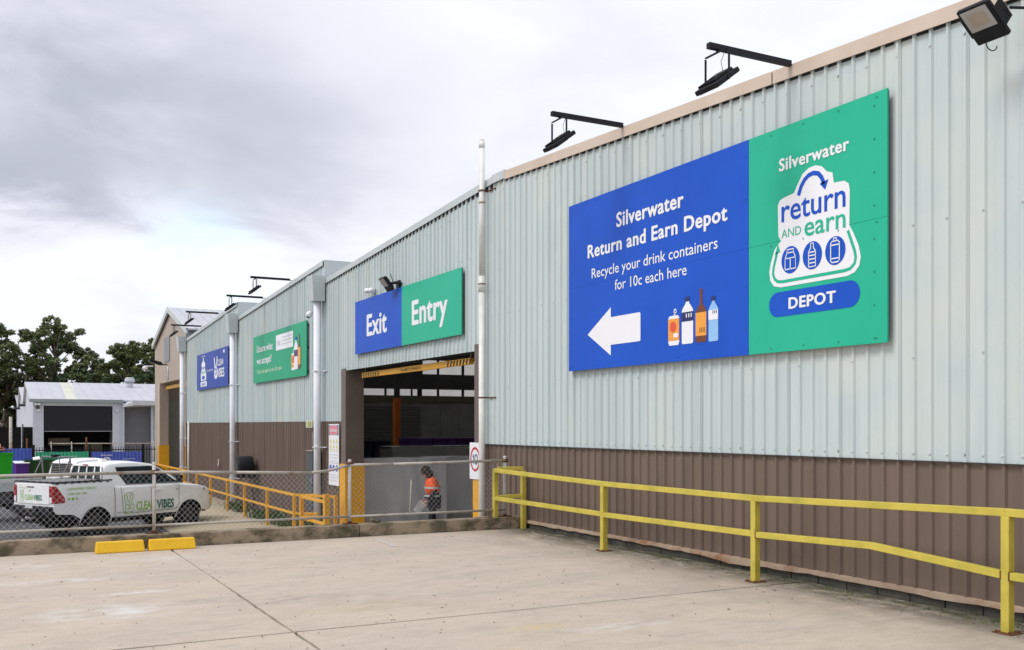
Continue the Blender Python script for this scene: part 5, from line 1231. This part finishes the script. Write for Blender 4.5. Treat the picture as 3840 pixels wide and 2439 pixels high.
gx, gy = -.05, 45.6
bb = bin_('recycling_bin', 'bright green bin overflowing with flattened boxes at the left edge', 0.45, 49.5, 1.1, 0.9, 1.80, BING, BING, .2, False)
m2 = MB(); rr = random.Random(4)
for i in range(14): m2.obox((rr.uniform(-.35, .35), rr.uniform(-.25, .25), 1.84 + i * .022), (rr.uniform(.2, .32), rr.uniform(-.05, .05), .02), (0, .25, rr.uniform(-.05, .08)), (0, 0, .012))
o = obj('cardboard_boxes', m2, CARD); o.location = (.45, 49.5, -1.35); tag(o, 'flattened red and brown boxes heaped on the bright green bin', 'boxes', kind='stuff')
bin_('wheelie_bin', 'purple wheelie bin with white lid left of the dark green skip', 1.50, 52.7, .58, .7, 1.24, PURP, SWHITE, .15)
db = bin_('skip_bin', 'dark green open topped waste bin behind the tray ute', 2.35, 53.1, 1.45, 1.0, 1.36, BIND, BIND, .1, False)
m2 = MB(); m2.obox((-.2, -.1, 1.42), (.14, 0, .03), (0, .2, .05), (0, 0, .04)); obj('flap', m2, SWHITE, db)

# ------------------------------------------------------------------ black picket fence with corrugated banners
pf = thing('picket_fence', 'black steel picket fence at the back of the driveway', 'fence', (1.0, 54.2, -1.35))
def PF(name, m2, m, b=0): m2.v = [(x - 1.0, y - 54.2, z + 1.35) for x, y, z in m2.v]; return obj(name, m2, m, pf, b)
for x in (-5.5, -2.98, -.45, 2.09, 4.63, 7.17): m2 = MB(); m2.box(x - .05, x + .05, 54.15, 54.25, -1.35, .72); PF('post', m2, BLACK)
for z in (.42, -1.15): m2 = MB(); m2.box(-5.5, 7.8, 54.18, 54.22, z, z + .045); PF('rail', m2, BLACK)
x_ = -5.4
while x_ < 7.85:
    m2 = MB(); m2.box(x_ - .014, x_ + .014, 54.185, 54.215, -1.25, .60); PF('picket', m2, BLACK); x_ += .125
def banner(x0, x1, ztop_, m, label):
    t = thing('banner', label, 'banner', (x0, 54.12, -1.1), 0, None)
    n_ = int((x1 - x0) / .03); vs = []
    for i in range(n_ + 1):
        x = (x1 - x0) * i / n_; yo = -.035 * (0.5 + .5 * math.cos(2 * math.pi * x / .17)) ** 1.5
        for z in (0, ztop_ + 1.1): vs.append((x, yo, z))
    m2 = MB(); m2.add(vs, [(2 * i, 2 * i + 2, 2 * i + 3, 2 * i + 1) for i in range(n_)], True); obj('cloth', m2, m, t); return t
BB = mat('banner_blue', (0.085, 0.14, 0.58), (0.07, 0.12, 0.50), 2, .6); BG = mat('banner_green', (0.05, 0.44, 0.25), (0.04, 0.38, 0.21), 2, .6)
t = banner(-.35, 2.0, .55, BB, 'blue rippled banner on the picket fence, left of the green banner'); letter(t, 't', .95, 1.12, 1.05, .42, SWHITE, -.045, .02)
t = banner(2.17, 4.57, .36, BG, 'green rippled banner in the middle of the picket fence'); strokes(t, 'white_print', [[(.55, 1.20), (1.9, 1.24)], [(.7, 1.08), (1.7, 1.08)]], .05, mat('print_mint', (0.35, 0.7, 0.5), None), -.045)
t = banner(4.70, 7.08, .34, BB, 'blue rippled banner with Silverwater lettering beside the tan warehouse'); letter(t, 'Silverwater', .42, 1.0, 1.23, .09, SWHITE, -.045, .02); flat(t, 'badge', ell(.72, 1.0, .2, .17), SWHITE, -.043); flat(t, 'badge_centre', ell(.72, 1.0, .11, .10), BB, -.046)
strokes(t, 'white_print', [[(1.45, 1.06), (2.1, 1.07)]], .04, mat('print_pale_blue', (0.4, 0.5, 0.8), None), -.045)
# galvanised pipe railing further back
pr = thing('pipe_railing', 'thin galvanised pipe railing behind the picket fence', 'railing', (5, 58.5, -1.35))
m2 = MB(); m2.path([(-2, 0, 2.05), (6, 0, 2.0)], .025, 6); obj('rail', m2, GALV, pr)
for x in (-1.9, -.9, 1.2, 3.3, 5.6):
    m2 = MB(); m2.tube((x, 0, 0), (x, 0, 2.15), .03, 6); obj('post', m2, GALV, pr)
for x, h in ((1.9, 2.35), (4.75, 2.4)):
    o_ = MB(); o_.tube((0, 0, 0), (0, 0, h), .045, 6)
    o = obj('stake', o_, RUST); o.location = (x, 57.5, -1.35); tag(o, 'brown stake standing behind the picket fence, ' + ('left, before the white wall' if x < 3 else 'right, before the dark roller door'), 'post', 'stakes behind the picket fence')

# ------------------------------------------------------------------ white sawtooth warehouse in the distance
ww = thing('white_warehouse', 'distant pale warehouse with white sawtooth roofs and dark roller door', 'warehouse', (2.95, 77.6, -1.35)); OW = ww.location
def WW(name, m2, m, b=0, parent=None): m2.v = [(x - OW[0], y - OW[1], z - OW[2]) for x, y, z in m2.v]; return obj(name, m2, m, parent or ww, b)
prof = [(77.6, 3.45), (88.6, 5.10), (93.0, 3.55), (104.4, 5.2), (107.4, 3.5), (121.4, 5.2), (125.4, 3.5)]
m2 = MB(); P = [(77.6, -1.35)] + prof + [(125.4, -1.35)]; m2.prism([(a, b) for a, b in P], 2.95, 3.15, 'x'); WW('side_wall', m2, CONW)
for (a, za), (b, zb2) in zip(prof, prof[1:]):
    m2 = MB(); m2.add([(2.75, a, za + .04), (26, a, za + .04), (26, b, zb2 + .04), (2.75, b, zb2 + .04), (2.75, a, za - .06), (26, a, za - .06), (26, b, zb2 - .06), (2.75, b, zb2 - .06)],
          [(0, 1, 2, 3), (7, 6, 5, 4), (0, 4, 5, 1), (1, 5, 6, 2), (2, 6, 7, 3), (3, 7, 4, 0)]); WW('roof', m2, ROOFW)
for a, z in ((93.0, 3.5), (107.4, 3.45), (125.4, 3.5)): m2 = MB(); m2.box(2.5, 2.95, a - .4, a + .5, z - .25, z - .05); WW('gutter_outlet', m2, DARK)
def roofz(y): return 3.45 + (y - 77.6) * .15
m2 = MB(); m2.add([(5.05, 77.6, roofz(77.6) + .05), (5.86, 77.6, roofz(77.6) + .05), (6.2, 88.5, roofz(88.5) + .05), (5.33, 88.5, roofz(88.5) + .05)], [(0, 1, 2, 3)]); WW('skylight_sheet', m2, mat('skylight', (0.66, 0.66, 0.56), None, 1, .4))
x_ = 3.6; m2 = MB()
while x_ < 14:
    m2.box(x_ - .012, x_ + .012, 77.5, 77.52, roofz(77.5), roofz(77.5)); m2.add([(x_ - .02, 77.5, roofz(77.5) + .06), (x_ + .02, 77.5, roofz(77.5) + .06), (x_ + .02, 88.6, roofz(88.6) + .06), (x_ - .02, 88.6, roofz(88.6) + .06)], [(0, 1, 2, 3)]); x_ += .76
WW('roof_lap', m2, ROOFW)['kind'] = 'stuff'
m2 = MB(); m2.box(2.7, 8.85, 77.2, 77.5, 3.30, 3.52); WW('gutter', m2, mat('gutter_grey', (0.26, 0.30, 0.32), None, 1, .5))
m2 = MB(); m2.box(3.0, 3.62, 77.5, 77.7, -1.35, 3.3); WW('front_wall', m2, CONW)
m2 = MB(); m2.box(8.16, 8.82, 77.5, 77.7, -1.35, 3.3); WW('front_wall', m2, CONW)
m2 = MB(); m2.box(3.62, 8.16, 77.5, 77.7, 3.06, 3.3); WW('front_wall', m2, CONW)
m2 = MB()
for i in range(18): m2.box(3.66, 8.10, 77.62 + .01 * (i % 2), 77.68, 1.25 + i * .1, 1.345 + i * .1)
WW('roller_door', m2, mat('door_navy', (0.004, 0.006, 0.013), None, 1, .5))['kind'] = 'stuff'
m2 = MB(); m2.box(3.66, 8.1, 77.58, 77.64, 1.22, 1.26); WW('door_rail', m2, PGREY)
m2 = MB(); m2.box(3.6, 8.2, 80, 80.1, -1.35, 3.1); WW('inner_wall', m2, TYRE)
m2 = MB(); m2.box(4.0, 5.4, 79, 79.9, .2, .75); m2.box(6.4, 7.6, 79, 79.9, -1.2, .4); WW('stored_goods', m2, mat('goods', (0.09, 0.075, 0.05), None))
m2 = MB(); m2.box(8.82, 8.94, 77.3, 77.6, -1.35, 3.3); m2.box(10.8, 10.92, 77.3, 77.6, -1.35, 3.1); WW('downpipe', m2, CONW)
m2 = MB(); m2.box(8.2, 8.3, 77.7, 80, -1.35, 3.1); m2.box(10.85, 10.95, 77.5, 78.7, -1.35, 3.3); WW('inner_wall', m2, GREYW)
m2 = MB(); m2.box(8.8, 11.2, 78.6, 78.7, -1.35, 3.3); WW('recess_wall', m2, GREYW)
m2 = MB(); m2.box(10.9, 26, 77.6, 77.7, -1.35, 3.3); WW('front_wall', m2, mat('pale_blue_wall', (0.42, 0.5, 0.52), None))
m2 = MB(); m2.add([(8.8, 77.0, 2.98), (9.45, 76.6, 3.12), (13, 76.6, 3.12), (13, 78.6, 3.12), (8.8, 78.6, 2.98), (8.8, 77.0, 3.04), (9.45, 76.6, 3.42), (13, 76.6, 3.42), (13, 78.6, 3.42), (8.8, 78.6, 3.3)], [(4, 3, 2, 1, 0), (5, 6, 7, 8, 9), (0, 1, 6, 5), (1, 2, 7, 6), (2, 3, 8, 7), (0, 5, 9, 4)]); WW('awning', m2, ROOFW)
m2 = MB(); m2.tube((10.35, 86, 4.6), (10.35, 86, 5.15), .28, 14); vt = WW('roof_vent', m2, ROOFW)
m2 = MB(); m2.tube((10.35, 86, 5.15), (10.35, 86, 5.45), .38, 14); m2.tube((10.35, 86, 5.45), (10.35, 86, 5.55), .30, 14); WW('vent_cowl', m2, ROOFW)
for x, z in ((3.12, 3.2), (3.32, 3.2)): m2 = MB(); m2.sphere((x, 77.3, z - .05), .1, .1, .08, 8, 6); WW('wall_lamp', m2, SWHITE)
m2 = MB(); m2.box(3.12, 3.35, 77.3, 77.5, 2.85, 3.05); WW('wall_camera', m2, DARK)
m2 = MB(); m2.box(3.2, 3.4, 77.25, 77.5, 2.68, 2.76); m2.box(8.35, 8.5, 77.3, 77.5, 2.70, 2.78); WW('wall_lamp', m2, SWHITE)

# ------------------------------------------------------------------ trees
def leafmat(name, c, c2):
    m = mat(name, c, c2, .35, .55, lo=.42, hi=.58, detail=3, c3=tuple(v * 1.7 for v in c), s3=2.2, lo3=.55, hi3=.7)
    return m
LF = [leafmat('gum_leaves', (0.07, 0.095, 0.033), (0.10, 0.125, 0.042)), leafmat('light_gum_leaves', (0.07, 0.09, 0.025), (0.11, 0.13, 0.035)), leafmat('olive_leaves', (0.06, 0.06, 0.022), (0.035, 0.04, 0.016)), leafmat('dark_leaves', (0.04, 0.07, 0.03), (0.06, 0.09, 0.035))]
def leaves(m2, c, r, n, rr, size=.32):
    for _ in range(n):
        while True:
            p = Vector((rr.uniform(-1, 1), rr.uniform(-1, 1), rr.uniform(-1, 1)))
            if .25 < p.length < 1: break
        p *= rr.choice((1, 1, 1, 1.35)); p = Vector((p.x * r[0], p.y * r[1], p.z * r[2])) + Vector(c)
        a = Vector((rr.gauss(0, 1), rr.gauss(0, 1), rr.gauss(0, .7))).normalized(); b = a.orthogonal().normalized(); s_ = rr.uniform(.5, 1.2) * size
        m2.add([p - a * s_ * .5, p + b * s_ * .25, p + a * s_ * .5, p - b * s_ * .25], [(0, 1, 2, 3)])
def tree(label, x, y, h, clumps, lm, seed, name='gum_tree', trunk_r=.35, n=170, size=.36):
    """clumps: (dx, dz, radius) across the view and up; the limbs run from the trunk to each clump"""
    rr = random.Random(seed); t = thing(name, label, 'tree', (x, y, -1.35))
    C_, S_ = math.cos(YAW), math.sin(YAW)
    bm_ = MB(); lf = MB(); pts = [Vector((0, 0, 0))]; k = 6
    for i in range(1, k + 1): pts.append(Vector((rr.uniform(-.2, .2) * i * .4, rr.uniform(-.2, .2) * i * .4, h * .82 * i / k)))
    for i in range(k): bm_.tube(pts[i], pts[i + 1], trunk_r * (1 - .8 * i / k), 8, trunk_r * (1 - .8 * (i + 1) / k))
    for (dx, dz, r) in clumps:
        dy = rr.uniform(-1, 1) * (1.5 + abs(dx) * .5); c = Vector((dx * C_ + dy * S_, -dx * S_ + dy * C_, dz))
        zt = max(.8, dz - abs(dx) * .9 - 1.0); zt = min(zt, h * .8); j = zt / (h * .82) * k; i = min(int(j), k - 1); b0 = pts[i].lerp(pts[i + 1], j - i)
        midp = b0.lerp(c, .55) + Vector((rr.uniform(-.3, .3), rr.uniform(-.3, .3), -.3))
        bm_.tube(b0, midp, .12, 6, .07); bm_.tube(midp, c, .07, 5, .03)
        sub = max(7, int(r * 15))
        for _ in range(sub):
            o_ = Vector((rr.gauss(0, .62), rr.gauss(0, .62), rr.gauss(0, .50))) * r; sr = max(.30, r * rr.uniform(.22, .55))
            bm_.tube(c, c + o_, .03, 4, .012, cap=False)
            leaves(lf, c + o_, (sr, sr, sr * .72), int(n * (sr ** 2) * 2.7) + 30, rr, size)
    obj('trunk', bm_, BARK, t); o = obj('crown', lf, lm, t); return t
D = 108.0; ppm = D / 2340
def TX(xv): return at_depth(xv, D)
def zz(yv): return 1.7 + (1000 - yv) * D / 2340 + 1.35
def clumpsV(x0, L_): return [((a - x0) * ppm, zz(b), r * ppm) for a, b, r in L_]
x, y = TX(125)
tree('tallest dark gum tree with open branches above the white warehouse', x, y, 13, clumpsV(125, [(112, 760, 14), (97, 772, 12), (135, 775, 12), (150, 772, 10), (175, 780, 9), (110, 785, 20), (88, 795, 14), (128, 800, 20), (142, 790, 14), (65, 790, 11), (82, 812, 16), (60, 825, 13), (100, 822, 20), (70, 845, 18), (155, 822, 18), (170, 835, 16), (185, 828, 12), (45, 840, 16), (110, 850, 18), (140, 852, 15), (30, 858, 18), (90, 868, 20), (60, 872, 20), (155, 868, 14), (125, 880, 18)]), LF[0], 1, trunk_r=.42)
x, y = TX(12)
tree('dark gum tree with ragged crown at the left edge', x, y, 12, clumpsV(12, [(5, 778, 12), (22, 785, 11), (-12, 785, 14), (35, 782, 7), (4, 805, 12), (-10, 820, 18), (12, 835, 11), (-5, 850, 18), (15, 870, 18), (35, 880, 14), (-15, 880, 20), (4, 900, 20), (28, 905, 14)]), LF[0], 2)
x, y = TX(215)
tree('low spreading gum tree in the middle of the background', x, y, 9, clumpsV(215, [(205, 838, 12), (220, 848, 11), (232, 852, 10), (190, 850, 12), (210, 862, 15), (235, 868, 13), (195, 875, 16), (225, 885, 16), (175, 888, 16), (248, 885, 13), (205, 898, 18)]), LF[0], 3, n=190)
x, y = TX(295)
tree('rounded lighter green gum tree left of the tan gable', x, y, 11, clumpsV(295, [(285, 820, 12), (300, 815, 12), (272, 830, 12), (315, 828, 14), (335, 825, 12), (290, 840, 18), (265, 850, 15), (312, 850, 18), (340, 848, 16), (280, 870, 18), (305, 880, 20), (335, 878, 18), (258, 878, 14)]), LF[1], 4, n=230)
x, y = TX(365)
tree('lighter green gum tree partly hidden by the tan gable', x, y, 11, clumpsV(365, [(352, 818, 11), (365, 815, 12), (372, 835, 16), (350, 845, 14), (360, 865, 18), (352, 890, 18), (385, 830, 16), (390, 860, 18)]), LF[1], 5, n=230)
x, y = TX(20)
tree('olive bushy tree at the left behind the bins', x, y, 7, clumpsV(20, [(10, 905, 18), (32, 895, 14), (0, 925, 20), (25, 930, 20), (45, 905, 12), (15, 955, 22), (38, 955, 16), (0, 985, 22), (25, 985, 20), (-15, 940, 20), (8, 1012, 22), (34, 1012, 18), (55, 892, 11), (70, 885, 11)]), LF[2], 6, name='bush_tree', n=230)
x, y = TX(190)
tree('dark dense tree just above the white warehouse roof', x, y, 7, clumpsV(190, [(160, 893, 11), (175, 888, 12), (195, 885, 14), (215, 884, 14), (235, 886, 14), (255, 890, 14), (225, 900, 16), (190, 902, 16), (140, 898, 9)]), LF[3], 8, name='bush_tree', n=260)
x, y = TX(320)
tree('dark bushy tree behind the roof vent', x, y, 7, clumpsV(320, [(280, 893, 14), (300, 890, 14), (320, 888, 15), (340, 890, 15), (358, 892, 15), (270, 900, 12)]), LF[3], 9, name='bush_tree', n=260)
x, y = TX(100)
tree('dark low tree filling the gap left of the roof ridge', x, y, 7, clumpsV(100, [(60, 895, 14), (80, 897, 12), (100, 898, 12), (120, 897, 12), (45, 925, 14), (30, 1030, 20), (10, 1035, 20)]), LF[2], 10, name='bush_tree', n=200)
# far wooded ridge that closes the horizon
mb = MB(); rr = random.Random(12)
for i in range(150):
    a = math.radians(rr.uniform(-75, 40)); d = rr.uniform(135, 175); c = (math.sin(a) * d, math.cos(a) * d, rr.uniform(-1, 4.5))
    leaves(mb, c, (5, 5, 3.2), 150, rr, 1.1)
o = obj('far_woodland', mb, LF[3]); tag(o, 'dark belt of woodland closing the far horizon', 'woodland', kind='stuff')
# dark paling fence and poles by the trees
pl = thing('paling_fence', 'dark fence under the trees left of the white warehouse', 'fence', (0, 78, -1.35))
for i in range(12): m2 = MB(); m2.box(-6 + i * .75, -5.28 + i * .75, 0, .05, 0, 2.9); obj('panel', m2, TYRE, pl)
for i in range(4): m2 = MB(); m2.tube((-5.5 + i * 2.6, -.1, 0), (-5.5 + i * 2.6, -.1, 3.1), .05, 6); obj('post', m2, DARK, pl)
xx, yy_ = at_depth(25, 62)
m2 = MB(); m2.tube((0, 0, 0), (0, 0, 3.55), .09, 8); o = obj('steel_pole', m2, GALV); o.location = (xx, yy_, -1.35); tag(o, 'grey steel pole standing left of the white warehouse', 'pole')

# ------------------------------------------------------------------ goods inside the doorway
def tarp_box(label, x0, x1, y0, y1, z1, m, seed):
    rr = random.Random(seed); t = thing('covered_stack', label, 'covered stack', (x0, y0, -1.15), 0, None); m2 = MB(); nx, nz = 26, 8
    def P(u, v):
        x = (x1 - x0) * u; z = (z1 + 1.15) * v
        return (x, -.05 * math.sin(u * 31 + v * 3) * (1 - v * .6) - .03 * math.sin(u * 77 + v * 5), z - .04 * math.sin(u * 9 + seed) * v)
    vs = [P(i / nx, j / nz) for i in range(nx + 1) for j in range(nz + 1)]
    m2.add(vs, [(i * (nz + 1) + j, (i + 1) * (nz + 1) + j, (i + 1) * (nz + 1) + j + 1, i * (nz + 1) + j + 1) for i in range(nx) for j in range(nz)], True)
    obj('cover_front', m2, m, t)
    m2 = MB(); w_, d_, h_ = x1 - x0, y1 - y0, z1 + 1.15
    tp = [(w_ * i / nx, 0, P(i / nx, 1)[2]) for i in range(nx + 1)]
    m2.add(tp + [(a, d_, h_) for a, _, _ in tp], [(i, i + 1, i + 2 + nx, i + 1 + nx) for i in range(nx)], True); m2.box(.02, w_ - .02, .12, d_, 0, h_ - .08); obj('cover_top', m2, m, t); return t
tarp_box('pale grey tarpaulin covered stack just inside the doorway, left of the person', 8.55, 10.92, 24.4, 25.2, .82, TARP, 1)
tarp_box('grey tarpaulin covered stack inside the doorway, right behind the person', 10.98, 13.6, 25.3, 26.4, .80, TARP, 2)
tarp_box('dull grey tarpaulin covered stack further inside, below the purple crates', 11.15, 15.6, 29.0, 30.2, 1.02, TARP2, 3)
for i in range(5):
    o_ = MB(); o_.box(0, .82, 0, .8, 0, .20); o_.box(-.01, .83, -.01, .81, .2, .235)
    o = obj('purple_crate', o_, mat('dark_purple', (0.05, 0.018, 0.11), None), None, .01); o.location = (11.75 + i * .86, 29.2, 1.045); tag(o, ['leftmost', 'second from left', 'middle', 'fourth from left', 'rightmost'][i] + ' purple crate on the dull covered stack inside', 'crate', 'purple crates on the covered stack')
for i in range(2):
    t = bin_('dark_bin', ('left' if i == 0 else 'right') + ' of two dark bins deep inside the doorway', 10.9 + i * .62, 31.2, .56, .6, 2.3, mat('dark_blue_bin', (0.012, 0.018, 0.03), None), TYRE, 0, True, z=-1.15)

# ------------------------------------------------------------------ person walking inside the doorway
def skin_mesh(name, verts, edges, radii, root, m, parent, sub=2):
    me = bpy.data.meshes.new(name); me.from_pydata(verts, edges, []); o = bpy.data.objects.new(name, me); COL.objects.link(o)
    sm = o.modifiers.new('skin', 'SKIN'); sm.use_smooth_shade = True
    for i, r in enumerate(radii):
        sv = me.skin_vertices[0].data[i]; sv.radius = (r, r) if not isinstance(r, tuple) else r; sv.use_root = (i == root)
    ss = o.modifiers.new('sub', 'SUBSURF'); ss.levels = sub; ss.render_levels = sub
    dg = bpy.context.evaluated_depsgraph_get(); me2 = bpy.data.meshes.new_from_object(o.evaluated_get(dg)); me2.name = name
    bpy.data.objects.remove(o)
    for p in me2.polygons: p.use_smooth = True
    q = link(name, me2, m, parent); return q
pe = thing('person', 'person in orange hi vis jacket and hood looking down inside the doorway', 'person', (9.95, 23.0, -1.15), 0)
pe.rotation_euler = (0, 0, math.pi - YAW + 0.25); pe.scale = (1.0, 1.0, 1.02)
# local: facing +x, z up
V = {'pel': (0, 0, .95), 'wai': (.0, 0, 1.10), 'che': (.05, 0, 1.32), 'nb': (.10, 0, 1.47), 'nk': (.17, 0, 1.53), 'hd': (.25, 0, 1.62), 'ht': (.29, 0, 1.70),
     'hl': (0, .10, .92), 'kl': (.10, .10, .50), 'al': (.02, .10, .09), 'tl': (.17, .10, .04), 'hr': (0, -.10, .92), 'kr': (.02, -.10, .50), 'ar': (-.16, -.10, .10), 'tr': (-.02, -.10, .04),
     'sl': (.07, .19, 1.42), 'el': (.02, .25, 1.14), 'wl': (.20, .20, .93), 'sr': (.07, -.19, 1.42), 'er': (.0, -.24, 1.14), 'wr': (.20, -.18, .95)}
R_ = {'pel': (.13, .15), 'wai': (.12, .14), 'che': (.13, .17), 'nb': .09, 'nk': .055, 'hd': (.095, .08), 'ht': .07, 'hl': .09, 'kl': .06, 'al': .042, 'tl': .035, 'hr': .09, 'kr': .06, 'ar': .042, 'tr': .035, 'sl': .06, 'el': .045, 'wl': .028, 'sr': .06, 'er': .045, 'wr': .028}
E_ = [('pel', 'wai'), ('wai', 'che'), ('che', 'nb'), ('nb', 'nk'), ('nk', 'hd'), ('hd', 'ht'), ('pel', 'hl'), ('hl', 'kl'), ('kl', 'al'), ('al', 'tl'), ('pel', 'hr'), ('hr', 'kr'), ('kr', 'ar'), ('ar', 'tr'), ('che', 'sl'), ('sl', 'el'), ('el', 'wl'), ('che', 'sr'), ('sr', 'er'), ('er', 'wr')]
def body_of(name, keys, m, grow=0.0, over=None, root=0):
    over = over or {}; ks = list(keys); vs = [over.get(k, (V[k],))[0] if k in over else V[k] for k in ks]
    ed = [(ks.index(a), ks.index(b)) for a, b in E_ if a in ks and b in ks]
    rd = [(tuple(q + grow for q in R_[k]) if isinstance(R_[k], tuple) else R_[k] + grow) for k in ks]
    return skin_mesh(name, vs, ed, rd, root, m, pe)
hands_v, hands_e, hands_r = [], [], []
ks = list(V.keys()); vs = [V[k] for k in ks]; ed = [(ks.index(a), ks.index(b)) for a, b in E_]; rd = [R_[k] for k in ks]
for s_, wk in ((1, 'wl'), (-1, 'wr')):      # palm, four fingers and a thumb grown from each wrist
    wv = Vector(V[wk]); pi_ = len(vs); vs.append(tuple(wv + Vector((.07, -.02 * s_, -.035)))); rd.append((.02, .036)); ed.append((ks.index(wk), pi_))
    for f in range(4):
        off = (f - 1.5) * .018; ln = (.030, .036, .034, .026)[f]; a = len(vs)
        vs.append(tuple(wv + Vector((.10, -.02 * s_ + off, -.05)))); rd.append(.009); ed.append((pi_, a))
        vs.append(tuple(wv + Vector((.10 + ln, -.02 * s_ + off, -.075)))); rd.append(.008); ed.append((a, a + 1))
        vs.append(tuple(wv + Vector((.105 + ln, -.02 * s_ + off, -.105)))); rd.append(.007); ed.append((a + 1, a + 2))
    a = len(vs); vs.append(tuple(wv + Vector((.06, -.055 * s_, -.04)))); rd.append(.011); ed.append((pi_, a)); vs.append(tuple(wv + Vector((.10, -.07 * s_, -.06)))); rd.append(.009); ed.append((a, a + 1))
skin_mesh('body', vs, ed, rd, 0, SKIN, pe)
V2 = dict(V)
body_of('trousers', ['pel', 'hl', 'kl', 'al', 'hr', 'kr', 'ar'], NAVY, .022)
V['wai'] = (.0, 0, 1.08)
body_of('navy_jacket', ['pel', 'wai', 'che', 'sl', 'el', 'wl', 'sr', 'er', 'wr'], NAVY, .028, root=1)
# orange upper half: a slightly larger shell over chest and upper arms
V['pel'] = (.0, 0, 1.10)
V['wai'] = (.0, 0, 1.00)
R_['wai'] = (.15, .17)
V['el'] = (.025, .235, 1.16); V['er'] = (.01, -.225, 1.16)
body_of('orange_jacket', ['wai', 'che', 'nb', 'sl', 'el', 'sr', 'er'], HIVIS, .062, root=1)
V.update(V2)
m2 = MB()
for z, rx, ry in ((1.26, .215, .33), (1.06, .205, .27)):
    n_ = 28
    vs = [(.03 + rx * math.cos(2 * math.pi * i / n_), ry * math.sin(2 * math.pi * i / n_), z + dz) for i in range(n_) for dz in (-.022, .022)]
    m2.add(vs, [(2 * i, 2 * ((i + 1) % n_), 2 * ((i + 1) % n_) + 1, 2 * i + 1) for i in range(n_)], True)
obj('reflective_band', m2, REFL, pe)
m2 = MB(); m2.sphere((.21, 0, 1.67), .125, .115, .13, 16, 12); m2.sphere((.13, 0, 1.58), .115, .11, .12, 14, 10); obj('hair', m2, HAIR, pe)
m2 = MB(); m2.sphere((.345, 0, 1.60), .018, .014, .022, 8, 6); obj('nose', m2, SKIN, pe)
m2 = MB(); 
for s_ in (-1, 1): m2.sphere((.33, s_ * .035, 1.64), .012, .016, .010, 8, 6)
obj('eyes', m2, HAIR, pe); m2 = MB(); m2.obox((.325, 0, 1.56), (.006, 0, 0), (0, .024, 0), (0, 0, .005)); obj('mouth', m2, RED, pe)
m2 = MB()
for s_, ax in ((1, 'al'), (-1, 'ar')): a_ = V[ax]; m2.sphere((a_[0] + .07, a_[1], .05), .14, .052, .05, 12, 8); m2.sphere((a_[0], a_[1], .11), .055, .05, .08, 10, 8)
obj('boots', m2, BLACK, pe)
m2 = MB(); vs = []
for i in range(9):
    for j in range(7): a, b = i / 8, j / 6; vs.append((a * .30 - .04, b * .22 - .11 + .01 * math.sin(a * 5), .02 * math.sin(a * 4 + b * 2)))
m2.add(vs, [(i * 7 + j, (i + 1) * 7 + j, (i + 1) * 7 + j + 1, i * 7 + j + 1) for i in range(8) for j in range(6)], True); m2.add([(a, b, c - .004) for a, b, c in vs], [(i * 7 + j, i * 7 + j + 1, (i + 1) * 7 + j + 1, (i + 1) * 7 + j) for i in range(8) for j in range(6)], True)
o = obj('paper_sheet', m2, SWHITE); F_ = Vector((math.cos(pe.rotation_euler.z), math.sin(pe.rotation_euler.z), 0)); Rr = Vector((-F_.y, F_.x, 0))
o.location = pe.location + F_ * .30 + Vector((0, 0, .88)); o.rotation_euler = (math.radians(80), math.radians(52), pe.rotation_euler.z); tag(o, 'white paper sheet held by the person in the orange jacket', 'paper')

# ------------------------------------------------------------------ weeds along the foot of the building
mb = MB(); rr = random.Random(21)
for i in range(46):
    cy = rr.uniform(24.5, 34.5); cx_ = rr.uniform(7.25, 7.75)
    if rr.random() < .5: cy = rr.choice([33.4, 30.2, 27.6, 26.2, 25.9]) + rr.gauss(0, .35)
    for j in range(26):
        a = rr.uniform(0, 6.28); l_ = rr.uniform(.08, .26); p = Vector((cx_ + rr.gauss(0, .09), cy + rr.gauss(0, .1), -1.15)); q = p + Vector((math.cos(a) * l_ * .6, math.sin(a) * l_ * .6, l_)); sd_ = Vector((-math.sin(a), math.cos(a), 0)) * .02
        mb.add([p - sd_ * .4, q - sd_, q + Vector((0, 0, .03)), q + sd_, p + sd_ * .4], [(0, 1, 2, 3, 4)])
o = obj('weeds', mb, mat('weed_green', (0.06, 0.11, 0.03), (0.10, 0.13, 0.04), 4, .7)); tag(o, 'green weeds growing along the foot of the brown wall', 'weeds', kind='stuff')
mb = MB()
for i in range(150):
    y_ = rr.uniform(3.2, 13.8); x_ = rr.uniform(7.62, 7.86)
    for j in range(5):
        a = rr.uniform(0, 6.28); l_ = rr.uniform(.01, .035); p = Vector((x_ + rr.gauss(0, .02), y_ + rr.gauss(0, .02), 0)); q = p + Vector((math.cos(a) * l_, math.sin(a) * l_, l_)); sd_ = Vector((-math.sin(a), math.cos(a), 0)) * .004
        mb.add([p - sd_, q, p + sd_], [(0, 1, 2)])
o = obj('moss', mb, MATS['weed_green']); tag(o, 'small moss and grass tufts along the plinth of the near wall', 'moss', kind='stuff')
